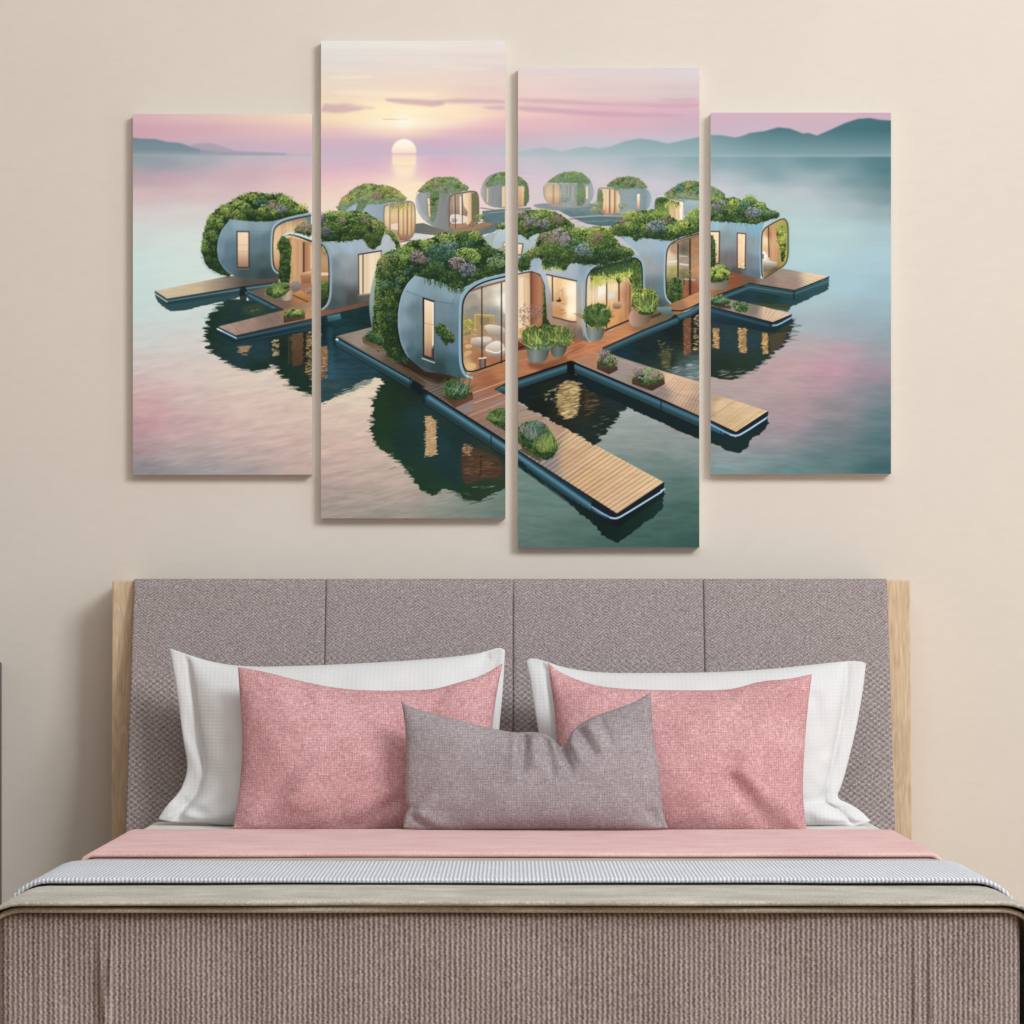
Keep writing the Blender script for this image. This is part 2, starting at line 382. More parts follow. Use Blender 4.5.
def houses_far():
    # round house E
    fill([(531,205),(545,203),(592,203),(601,206),(598,209),(570,212),(540,209)], ('h', 531, '8a949c', 600, '74888c'), c=1)
    fill([(543,186),(546,183),(555,176),(562,172.5),(580,171.5),(588,177),(592,183),(594.5,192),(592,201),(586,206),(575,208),(552,206),(545,201),(543,193)], ('h', 543, 'a8a49a', 565, '96a2a4', 580, '8a969a', 594, '9cacb4'), c=1, nz=.05, ns=(3, 9))
    fill([(544.5,187),(548,184.5),(561,184),(561.5,204.5),(551,204.5),(545.5,200)], ('v', 184, 'b8aa94', 195, 'd4bc98', 204, 'b08c70'), c=1)
    stripes(548, 561, 185, 203, ['f4dcae', '8a745e', 'e8cc9c', '6c5c4c', 'fae8c0'], 9, 4)
    stripes(563, 577, 186, 200, ['e0ccaa', '7c8084', 'a8a8a0'], 8, 5, .5)
    line([(587, 187), (587, 198)], 1.8, 'f6deb4'); line([(544,186),(547,183.5),(562,183.2),(577,183.5)], .9, 'd8c8b0')
    foliage([(546,183),(555,176.5),(563,172.3),(579,171.5),(588,178),(591.5,183),(582,183.5),(562,182.5)], 'f', 'fhhf', 3, s=.7, edge=.7, hi=.7, seed=2)
    fill([(576,182),(584,182),(585.5,195),(584,206),(576,207),(578,194)], '6c8460', c=1, warp=(1, 1, 2, 2, 3), a=.8)
    clump(565, 199, 4.5, 'h', hi=.6); clump(580, 196, 4, 'f', ry=9, hi=.7)
    line([(549,205.5),(570,208.5),(590,205.5)], 1, 'b49c8a', a=.7)
    # water and decks around
    fill([(556,209),(600,207),(640,214),(622,226),(592,226),(570,217)], ('v', 207, '6c8c92', 226, '4c7076'), c=1, nz=.08, ns=(8, 2))
    line([(572,217.5),(600,215.5),(622,216)], 1.2, 'b4bcb8', a=.8); line([(570,219),(600,217.5),(616,218.5)], 1.2, '5c686a', a=.7)
    line([(575,222),(608,221)], 1, '8ca0a4', a=.5)
    # house F
    fill([(612,188),(645,187),(651,191),(653,198),(652,205),(648,210),(638,213),(620,215),(612,210)], ('h', 614, '9a9c9c', 632, '8ca0a8', 645, '7c949c', 653, 'a8b8bc'), c=1, nz=.04)
    fill([(598,191),(601,187.5),(620,190),(620.5,214),(602,215),(598,208)], ('v', 188, 'd8c0a0', 204, 'e4c8a0', 214, 'c08a64'), c=1)
    fill([(598,190),(603,189),(603.5,212),(598,207)], '71824e', c=1, warp=(.7, .7, 2, 2, 3))
    stripes(604, 620, 190, 212, ['fff0d0', 'b08868', '8c6248', 'f8e0b4'], 6, 8, .8)
    line([(609.5,190),(609.5,213)], .9, '6c4834'); line([(614.5,190),(614.5,214)], .8, '7c5a44')
    line([(597.5,206),(597.8,190),(601,187.3),(620,190)], .8, '5c6258', c=1); line([(599,187),(603,186.3),(621,189)], .8, 'd8d0c0')
    win([(637,194),(640,194),(639.5,208.5),(637,208.5)], 'b0a89c', w=.3)
    line([(645,187.6),(650.5,191.5),(652.5,198),(651.5,205),(647,210.5)], .7, 'e0e4e4', c=2, a=.8)
    foliage([(605,186.5),(612,180.5),(620,177),(632,176.5),(640,179),(646,185),(648,188.5),(635,188.5),(620,189)], 'f', 'fhgkf', 3, s=.7, edge=.8, hi=.72, seed=4)
    clump(622, 206, 4, 'h', hi=.7); clump(597, 206, 5, 'f', ry=5); clump(594, 210, 4, 'o'); clump(602, 212, 3, 'k', hi=.7)
    # house D (two canvases)
    fill([(480,192),(483,182),(488,176),(495,173),(505,171.5),(518,175),(527,182),(529,190),(529,199),(526,206),(516,208),(496,208),(487,205),(482,199)], ('h', 480, 'b4b4b4', 486, '9a9c9e', 500, '868c90', 506, '9a948c'), c=1, nz=.05, ns=(2.5, 12))
    fill([(502,187),(505,186),(505,207),(502,207)], 'e8ccA0'); line([(487.5,189),(487.5,202)], 1.2, 'e2c8a0')
    fill([(515,187),(525,186),(527,188),(527,201),(524,206),(515,207)], ('v', 186, 'd8bc94', 206, 'b88c68')); stripes(517, 524, 187, 205, ['f8d8a4', '9c6c50', 'fbe4bc'], 4, 9, .8)
    fill([(524,181),(528.5,186),(529,200),(526,206),(523.5,206),(524.5,190)], '65784c', warp=(.6, .6, 2, 2, 4))
    line([(517,183),(524,184),(528.5,188),(528.5,200),(525,206)], .8, '66685a', c=1)
    foliage([(485,185),(490,177.5),(498,172.3),(508,172),(518,176.5),(525,181),(528,184.5),(518,186),(503,184),(494,186),(487,187)], 'f', 'fgfh', 3, s=.7, edge=.8, hi=.72, seed=5)
    line([(481,208),(495,210),(530,208)], 1.4, '8c7c70', a=.8); line([(518,210.5),(530,209)], 3, '6c7468', a=.7)
    # water behind
    fill([(482,211),(505,209),(505,224),(494,232),(478,236),(474,226),(484,222)], ('v', 210, '5c7c82', 235, '54787c'), c=0, nz=.1, ns=(6, 1.5))
    line([(488,213),(505,211.5)], .7, 'a4b4b4', a=.7); fill([(478,240),(496,230),(495,244),(484,247)], '90b0b4', c=1, a=.8)
    # house C
    fill([(405,232),(418,221),(440,229),(470,229),(498,222),(498,226),(470,234),(440,236)], ('h', 405, '5c6c6c', 440, '74746c', 470, '9a7c64', 498, '6c6458'), c=1)
    fill([(405,238),(418,232),(440,240),(430,245),(405,248)], 'd0d4d8', c=1, a=.8)
    fill([(415,200),(417,192.5),(431,190),(449,192),(476,190),(479,196),(479,224),(472,229),(450,231),(436,228),(424,221),(417,211)], ('h', 415, 'c4ccd0', 419, 'a0a8ac', 432, '8c9498', 445, '84888a', 479, '6c5c48'), c=1, nz=.05, ns=(2.5, 14))
    fill([(424,222),(417,212),(415,200),(418,200),(421,211),(429,219)], 'ccd4d8', a=.3, soft=.5)
    win([(427,198),(430,198),(431,217.5),(428.5,217.5)], '6c6458', 'f4dcae', 'f0c890', w=.5)
    line([(427.5,205),(431,205)], .5, '6c6458')
    fill([(449.5,200),(451,196),(456,194),(473,191.5),(477,194),(478,199),(478,221),(474,225),(452,229),(449.5,226)], ('v', 192, 'a89c8c', 205, 'b89c80', 214, '9c8068', 228, 'b48460'), c=1)
    fill([(450,214.5),(456,214),(464,215.5),(468,217),(467,223),(456,224),(450,223)], 'e4dcd0', c=1); clump(454, 220, 3, 'v', hi=.9, s=.6)
    stripes(451, 461, 196, 213, ['8a827a', 'c8b8a8', '6c6258'], 5, 3)
    fill([(462,194),(471,192.5),(471.5,225),(466,224),(468,212),(464,206)], ('h', 462, 'f4e2c4', 468, 'ecd0ac', 472, 'd0ac80'))
    line([(455,195),(455.5,228)], .8, '4c4038'); line([(462.3,194),(462.5,224)], .8, '4c4038'); line([(460.5,197),(460.8,214)], 1.2, 'f8f4ec')
    fill([(471.5,193),(476,193),(478,199),(478,220),(472,224)], '707048', warp=(.5, .5, 2, 2, 3))
    line([(449.2,226),(449.3,199),(451,195.5),(456,193.7),(473,191),(477,193),(478.8,198),(478.8,221),(475,226)], 1, '6a5c50', c=1)
    line([(450,194.5),(456,192.5),(474,190)], .7, 'c8c4bc')
    fill([(452,229.5),(472,225),(485,222),(495,224),(470,231),(455,232)], 'a87c5c', a=.8); clump(480, 218, 5.5, 'f', hi=.85); clump(482, 217, 3, 'g'); clump(472, 224, 3, 'k', hi=.6)
    foliage([(416,193),(422,187),(428,180.5),(436,177),(447,177.5),(456,177),(462,183),(471,189),(458,192.5),(449,193.5),(440,193),(431,192)], 'f', 'ffgokf', 3.4, s=.75, edge=.8, hi=.85, seed=6)
    foliage([(430,191),(440,191),(438,203),(436,216),(434,222),(430,221),(431,206)], 'f', 'ffg', 3, s=.7, edge=.9, hi=.6, seed=6)
    # house A
    fill([(336,212),(345,196),(360,190),(380,190),(396,196),(407,200),(400,214),(384,222),(360,222)], ('h', 340, '8ca0b0', 355, 'a8bccc', 384, '90a4b8'), c=1)
    fill([(384,208),(386,205),(409,200.8),(413.5,203),(415,208),(415,231),(411,238),(404,240.5),(396,241),(384,230)], ('v', 202, 'c4b890', 215, 'e8cc9c', 230, 'd0a47c', 240, '9c6450'), c=1)
    stripes(386, 389, 207, 226, ['fbf0dc'], 2, 3, .9); stripes(398, 413, 204, 234, ['fae0a8', 'a07850', 'f2cc90', '8c6c40'], 7, 5, .8)
    fill([(391,224),(398,223),(398,230),(391,229)], 'e8dccc'); line([(390,206),(390,229)], .8, '7c6650'); line([(398.5,205),(398.5,236)], .9, '6c5038'); line([(407,203),(407,236)], .8, '8c6c48')
    line([(384,230),(383.8,208),(386,204.8),(409,200.8),(413.8,203),(415.2,208),(415.2,231),(411,238.5),(404,241)], 1.1, '8a7868', c=1); line([(386,204),(409,200)], .7, 'e0dccc')
    vines([(391,205),(409,202)], 26, 9, 'o', 'y', .7, 5)
    line([(396,243),(410,240),(414,242),(405,248)], 1.6, '7c6658', c=1, a=.8)
    foliage([(336,210),(339,203),(346,194.5),(356,187),(367,183.5),(380,184.5),(392,186.5),(402,193.5),(408,200.5),(395,202),(383,203.5),(371,204),(357,202.5),(350,206),(345,211)], 'f', 'ofgokfy', 3.6, s=.8, edge=.9, hi=.95, seed=8)
    foliage([(357,200),(370,200),(366,206),(362,212),(355,212),(358,206)], 'f', 'ff', 3, s=.8, edge=.9, hi=.6, seed=8)
    clump(376, 196, 6, 'k', ry=4.5, hi=.8); clump(366, 192, 5, 'f', hi=.8); clump(388, 190, 5, 'o', hi=.8)
    # house R3 on the right
    fill([(683,200),(724,198),(724,222),(690,226),(684,214)], ('v', 199, 'a8bcc4', 222, '8494a0'))
    fill([(655,202),(657,198.5),(662,197),(683,201.5),(683,222),(680,226),(660,218),(656,212)], ('h', 655, '5c7a40', 667, '74883c', 671, 'ccb482', 680, 'dcc4a0', 683, 'c8a88c'), c=1)
    fill([(679,202),(683,202),(682.5,220),(680,220)], 'fbeed6'); stripes(670, 679, 206, 224, ['f2dcb4', 'b49470'], 5, 4)
    vines([(664,199),(680,203)], 30, 9, 'g', 'y', .7, 6); vines([(656,200),(664,199)], 20, 13, 'd', 'g', .7, 6)
    line([(655,211),(655,202),(657,198),(662,196.8),(683,200.8),(684,202)], .9, '4c6450', c=1); line([(658,196.8),(662,196),(683,200)], .8, 'e0e4d8')
    foliage([(662,196.5),(670,190),(680,183),(688,180.5),(699,181.5),(711,186),(718,189),(725,194),(724,199),(699,200),(685,200)], 'f', 'ggfotk', 3.6, s=.8, edge=.9, hi=.85, seed=9)
    fill([(711,186),(716,187),(719,194),(711,195)], '86a09a', a=.4, soft=1)
    # house N in the middle
    fill([(491,248),(494,236),(499,230),(505,227),(540,228),(540,262),(505,262),(495,254)], ('v', 228, 'b8ccd4', 262, '9cb0b4'), c=1)
    line([(491,250),(493,238),(498,230),(505,226)], 1, 'b4a890', c=1)
    fill([(492,252),(505,247),(505,260),(496,258)], 'b4ac84', a=.7, warp=(1,1,2,2,4)); clump(500, 250, 5, 'o', hi=.9, dens=.7)
    foliage([(495,229),(500,223),(505,222),(505,229)], 'd', 'gf', 3, s=.8)
    win([(503,243),(506,242.5),(506,247),(503,247)], '4a4038', w=.6)
    win([(510,243),(523,244),(521.5,255),(510,254)], '4a4038', 'fff0d8', 'e8ccA8', w=1.2)
    foliage([(513,216),(522,211.5),(535,209.5),(548,210),(560,214),(568,220),(577,227),(560,232),(545,232),(535,234),(531,236),(527,241),(524,235),(513,233)], 'd', 'gglgkd', 4, s=.85, edge=1, hi=.9, seed=12)
    clump(529, 220, 6, 'v', ry=6, hi=.8); clump(543, 224, 7, 'v', ry=4.5, hi=.8); clump(545, 212.5, 8, 'l', ry=4, hi=.95); clump(556, 219, 6, 'k', ry=4, hi=.5); clump(523, 214, 4, 'k', hi=.8)

def houses_left():
    # float of the far left house
    fill([(155,295),(158,303),(170,311.5),(186,310),(232,299),(246,296),(246,290),(167,298)], '2c5258', warp=(1, .6, 8, 1.5, 3), c=0)
    fill([(154.5,291),(228,276),(280,276),(278,283.5),(167,299.5)], ('h', 155, 'dccdae', 200, 'd0bc9c', 222, '9c8a74', 245, '54504a', 275, '5c5248'), nz=.05, ns=(14, 2))
    fill([(155,291.8),(167,299.6),(240,287.6),(278,282.6),(278,288),(242,294),(167,305),(155,296)], ('v', 284, '3a626e', 294, '24484f', 305, '1d444c'))
    line([(155,293),(167,301.2),(240,289.5),(276,284.5)], 1.1, '6a94a2', a=.8); line([(155,291.4),(167,299.2),(240,287.2),(278,282.2)], .9, '16242c'); line([(155,294),(167,302)], 1, 'b8d4dc', a=.9)
    # round body
    foliage([(311,213),(303,207),(297,203),(292,200),(287,196),(280,193),(273,194.5),(262,193.5),(252,192),(243,194.5),(235,198),(228,203),(218,208),(210,216),(205,226),(202.5,237),(201.5,249),(203,258),(207,266),(214,271.5),(222,275),(232,277),(240,250),(240,222),(280,222)], 'd', 'gggldg', 4.2, s=.85, edge=1.1, seed=21, hi=1.05, bot=.12, n=210)
    clump(273, 205, 8, 'k', ry=4.5, hi=.85); clump(281, 209, 6, 'v', ry=4, hi=.85); clump(262, 203, 8, 't', ry=4, hi=.7); clump(303, 208, 5, 'y', ry=5, hi=.9); clump(286, 201, 9, 'l', ry=6, hi=.9); clump(248, 197, 9, 'l', ry=4, hi=.85); clump(226, 208, 8, 'l', ry=5, hi=.75, dens=.6); clump(212, 222, 6, 'g', ry=8, hi=1.1, dens=.7)
    fill([(203,258),(207,266),(214,271.5),(222,275),(232,277),(222,262),(217,240),(209,235),(204,245)], '123018', a=.30, c=2, soft=2.5)
    fill([(230,219.5),(245,221),(260,222),(272,221.5),(280,219.5),(300,216),(311,213.8),(311,250),(285,276),(277,278),(262,279),(246,278.5),(234,276),(225,270),(219,261),(217,250),(218,239),(222,229)], [(225,230,'7f9fb4'),(240,224,'8eaebe'),(262,226,'86a6b4'),(219,250,'7896ac'),(230,250,'5f7f90'),(225,266,'56788a'),(255,245,'5f7f88'),(268,240,'5c7c8a'),(262,262,'4c666a'),(245,272,'3c565c'),(265,274,'34484c'),(235,262,'507080')], nz=.03, ns=(2, 14))
    line([(230,219.5),(222,229),(218,240),(217,250),(219,261),(225,270),(234,276)], 1.2, '9ab4c4', c=2, a=.5, soft=1)
    line([(228,221),(220.5,230),(216.5,242),(216.3,254),(219,264),(226,272)], 1.2, '142820', c=2, a=.8)
    line([(228,229),(270,232)], .4, '4c6674', a=.5)
    win([(237,231.5),(249,231.8),(249,267.5),(237.3,267.5)], '3c3430', 'fbe6c8', 'a4765a', 1.3)
    line([(238,245),(248.5,245)], .4, 'b49478', a=.7); line([(238,251),(248.5,251.3)], .4, 'a88468', a=.6); line([(237,269),(249,269)], .8, '8a7458')
    # its opening
    fill([(273,236),(275,229),(280,225),(290,221),(311,216.5),(311,262),(290,273),(279,272),(274,268)], ('v', 217, 'a8825e', 228, 'e2bc90', 246, 'f0cea0', 262, 'd4a070', 273, '9c7448'), c=1)
    stripes(276, 311, 222, 236, ['f6d4a8', 'c49468'], 16, 3, .5)
    line([(311,213.3),(295,216.2),(281,219.8),(274,225),(271.5,233),(271.3,262),(273.5,270),(279,274),(283,274)], 1.5, 'a8c0cc', c=2)
    line([(311,215.6),(295,218.6),(282,222.2),(275.5,227),(273,234),(272.8,262),(275,269),(279,272),(283,272)], .9, '141c20', c=2)
    # house B, left canvas part
    fill([(283,240),(291,237),(312,243),(312,302),(290,300)], ('h', 286, '9a6a44', 293, 'd8a878', 302, 'c8966c', 306, 'b87c54', 312, 'd8a070'))
    stripes(294, 302, 241, 275, ['e8bc90', 'bc8c64'], 5, 4, .6); line([(303.8,243),(303.8,275)], 1.6, '4a3024'); line([(311,246),(311,268)], 1.4, 'e8c498'); line([(292.5,240),(291,288)], 1.3, 'e4b878', a=.9)
    fill([(300,273),(311,271),(311,286),(302,285)], ('v', 271, 'f0cc98', 276, 'b47c50', 286, '8c5434'))
    line([(281.5,239),(283.5,235),(288,233.5),(296,235),(311,241)], 2.6, '1c2a2c', c=1)
    fill([(281,236),(285,233),(290,231.8),(296,231.8),(312,237.5),(312,240.5),(298,235.6),(290,234),(284,236)], 'd2e6e6', c=0)
    foliage([(293,232),(298,225),(304,222),(312,224),(312,238),(300,233)], 'd', 'ggk', 3, s=.8, seed=3); clump(310, 227, 3.5, 'k', hi=.8)
    # deck in front
    fill([(248,291.5),(280,284),(312,283),(312,321),(290,313)], [(255,291,'6c5c50'),(275,296,'7c6858'),(300,300,'b8784c'),(308,310,'b4744a'),(295,310,'a06c4c'),(285,306,'7c6454')], nz=.05, ns=(10, 1.5))
    fill([(292,294),(300,290),(312,296),(312,304)], ('v', 288, 'd89c5c', 304, 'a86838')); line([(293,295),(312,304)], .9, '3c2418')
    clump(309, 291, 4, 'k', s=.8, hi=.9)
    fill([(290,285),(293,281),(298,280.5),(301,284),(301.5,289),(297,292),(291,291)], ('v', 281, 'a09890', 292, '70625c'), c=1)
    foliage([(276,246),(279,240),(284,236),(290,240),(292,250),(290,262),(291,275),(288,284),(279,284),(279,266),(281,254)], 'd', 'gd', 3.2, s=.8, edge=1.2, seed=31, hi=.7)
    line([(292.6,262),(292,282)], 1.2, 'b89850', a=.7)
    fill([(280,290),(292,288),(293,296),(290,300.5),(284,301),(280,297)], ('h', 280, '8c7864', 287, 'd0b8a0', 293, 'a88c74'), c=1); stripes(281, 292, 290, 300, ['8c7460'], 4, 5, .4)
    foliage([(266,291),(270,285),(278,283),(287,283),(290,288),(286,294),(280,298),(272,298),(266,295)], 'd', 'gdt', 3, s=.85, edge=1.4, seed=33)
    spikes(278, 290, 11, 7, 50, 'gl', 4)
    # pool edge and blocks
    fill([(239,286.5),(247,286),(247,302),(240,303)], '122024', c=1, a=.85)
    fill([(245,292),(248,290.5),(286,311),(281,315.5),(250,303)], ('v', 291, '4c7890', 304, '1c3e4e', 315, '2a5468'))
    tube([(249,295.5),(284,314)], 4.6, '2c566c', '5e8ea6')
    line([(246,291.6),(286,311)], .8, '10181c')

def waters():
    # --- left canvas reflections under the second pier
    blob = [(228,300),(217,306),(208,318),(205,332),(207,346),(213,354),(222,360),(236,367),(254,371),(268,368),(277,364),(281,374),(289,384),(300,391),(314,397),(314,316),(284,312),(250,300)]
    fill(blob, [(210,330,'14301e'),(212,348,'1a3626'),(222,352,'1c3c38'),(240,345,'1f4355'),(262,352,'204456'),(235,306,'1e3c3c'),(262,308,'26423a'),(250,300,'1e3a3c'),(262,366,'163028'),(282,350,'0e2418'),(286,374,'123020'),(308,388,'12301f'),(297,350,'3a2c1c'),(224,316,'1c3a2c'),(224,330,'183c48')], warp=(7, 2.2, 14, 1.1, 61), nz=.15, ns=(7, 1.3))
    fill(blob, '1c3a34', warp=(14, 4.5, 18, 1.3, 67), a=.35)
    fill([(240,306),(262,303),(266,312),(246,316)], '3c5030', a=.6, c=1, soft=1.5); glints([(240,312),(258,308),(262,314),(242,317)], 'c88c50', 16, 4, 1.6, .6)
    glints([(237,346),(251,346),(249,352),(239,353)], 'c8a070', 70, 5, 2.4, .8); fill([(238,346),(250,346),(249,351),(240,351)], 'b08c62', a=.6, warp=(1.5, .8, 4, 1, 5)); line([(242,354),(247,355)], .8, 'b49068')
    glints([(272,340),(278.5,339),(278.5,356),(273,356)], 'e0c488', 75, 6, 1.9, .85)
    fill([(291,333),(303.5,331),(303,364),(292,367)], ('v', 333, '74502f', 366, '5a3c28'), a=.85, warp=(2, .5, 6, 1.1, 9), nz=.15, ns=(5, 1))
    fill([(304,331),(306.5,331),(306.5,366),(304,366)], '22201a', a=.8, warp=(1, .5, 4, 1, 9)); glints([(307,331),(312,330),(312,380),(306,374)], 'd8a860', 130, 7, 2.4, .8)
    line([(289,336),(289,364)], 1.2, '4c5020', a=.6)
    # --- second pier, left canvas
    fill([(217,327),(280,311),(312,301),(312,320),(236,336.5)], [(225,327,'b49a8c'),(245,326,'a68a7c'),(270,318,'8c7466'),(300,312,'9c7858'),(308,314,'c09068')], nz=.05, ns=(6, 3))
    RR.seed(5); planks((222,326),(300,306),(312,319),(234,336),9,'5c463c',.5,.6,'ccb09c')
    fill([(217,327.5),(235.5,336.8),(312,319.8),(312,331),(270,338),(236,344.5),(217,334)], ('v', 320, '1f4452', 334, '123240', 344, '14303a'))
    line([(236,338.5),(312,322.5)], 1.6, '3f7184', a=.8, soft=.8); line([(236,343),(312,328)], .9, '2c5254', a=.8)
    line([(217,326.6),(235.5,336),(312,319)], 1.1, '0e181e'); line([(217.5,328.8),(227,333.5),(236,338)], 1.4, 'a0d4ee'); line([(217.5,328.8),(222,331)], 1.2, 'd8f4ec')
    fill([(283,315.5),(305,312),(305,319),(284,323)], ('v', 313, '6c4a3a', 323, '4c3228'), c=0); foliage([(283,316),(285,311.5),(294,308.5),(303,311),(305,315),(294,318)], 'd', 'gl', 2.6, s=.8, edge=1, seed=36)
    # --- second canvas, left pool
    fill([(318,300),(380,296),(380,330),(336,337),(425,385),(400,392),(386,383),(376,377),(362,381),(345,393),(318,404)], [(330,330,'10343c'),(350,312,'12363a'),(365,315,'0f2e30'),(340,325,'143c42'),(345,355,'1c4652'),(330,370,'265262'),(360,370,'1c4450'),(395,385,'16302c'),(350,345,'123440'),(330,390,'2c4c50'),(322,330,'0e262c')], warp=(5, 1.2, 12, 1.3, 71), nz=.18, ns=(8, 1.2))
    fill([(318,392),(345,384),(366,377),(376,378),(350,392),(318,405)], '24474a', a=.5, warp=(10, 2.5, 14, 1.1, 77))
    glints([(330,395),(370,376),(380,380),(345,398)], 'e8dcc4', 60, 8, 3.5, .6)
    fill([(327,316),(340,313.5),(341,319),(328,322)], ('v', 313, '5a98a8', 322, '24505c'), a=.9)
    line([(330,330),(332,375)], 5, '2c6478', a=.35, soft=2)
    fill([(319,347),(327,346),(328,358),(327.5,370),(322,381),(319,380)], ('v', 346, '9c7248', 380, '6c4830'), warp=(1, .5, 4, 1, 7), a=.9); glints([(319,347),(327,347),(327,378),(319,378)], 'dcac78', 80, 9, 2, .7)
    # --- second canvas, big reflection
    B2 = [(390,378),(380,386),(374,397),(372,412),(372,430),(376,446),(386,454),(396,458),(405,468),(413,479),(422,490),(433,495),(446,489),(456,492),(464,499),(478,500),(494,493),(512,486),(512,440),(430,395),(420,380)]
    fill(B2, [(378,405,'143418'),(385,430,'12341a'),(380,448,'1c401c'),(398,400,'0f2a18'),(405,440,'0e2c34'),(415,420,'103442'),(440,450,'0f3850'),(450,470,'0e3042'),(425,480,'143822'),(445,486,'183c24'),(465,490,'163820'),(490,486,'1a3e24'),(480,465,'4a3424'),(495,472,'4a3626'),(500,455,'1a2c2c'),(410,390,'0a1c22'),(460,440,'0c2834'),(455,478,'0f3040')], warp=(4.5, 2.2, 12, 1.6, 81), nz=.12, ns=(9, 1.4))
    fill(B2, '24402c', a=.4, warp=(9, 5, 16, 1.6, 85))
    fill([(462,444),(480,450),(502,458),(502,478),(482,478),(468,486),(461,478)], '5c3a28', a=.75, c=1, soft=1, nz=.3, ns=(9, 1.3)); line([(481,456),(480,476)], 1.5, '1c1c1a', a=.6)
    fill([(425,416),(431,416),(435.5,421),(436.5,455),(426,456)], 'c89c68', a=.9, warp=(1.8, .8, 3, 1.2, 88)); glints([(425,416),(437,420),(437,457),(425,457)], 'eac890', 120, 10, 2.2, .8)
    glints([(463,442),(472,446),(471,456),(463,456)], 'd09a64', 60, 11, 2.2, .85); glints([(464,455),(492,462),(490,476),(466,476)], '9a6440', 60, 14, 4, .6)
    line([(470,504),(482,501),(493,498)], .8, '24342c', a=.8); line([(390,469),(396,467)], .7, '4c5c3c', a=.7); glints([(384,446),(412,470),(400,470),(380,452)], 'b8b478', 40, 12, 3, .5)
    glints([(430,492),(500,484),(500,498),(440,504)], 'b4b8a4', 36, 13, 5, .5)

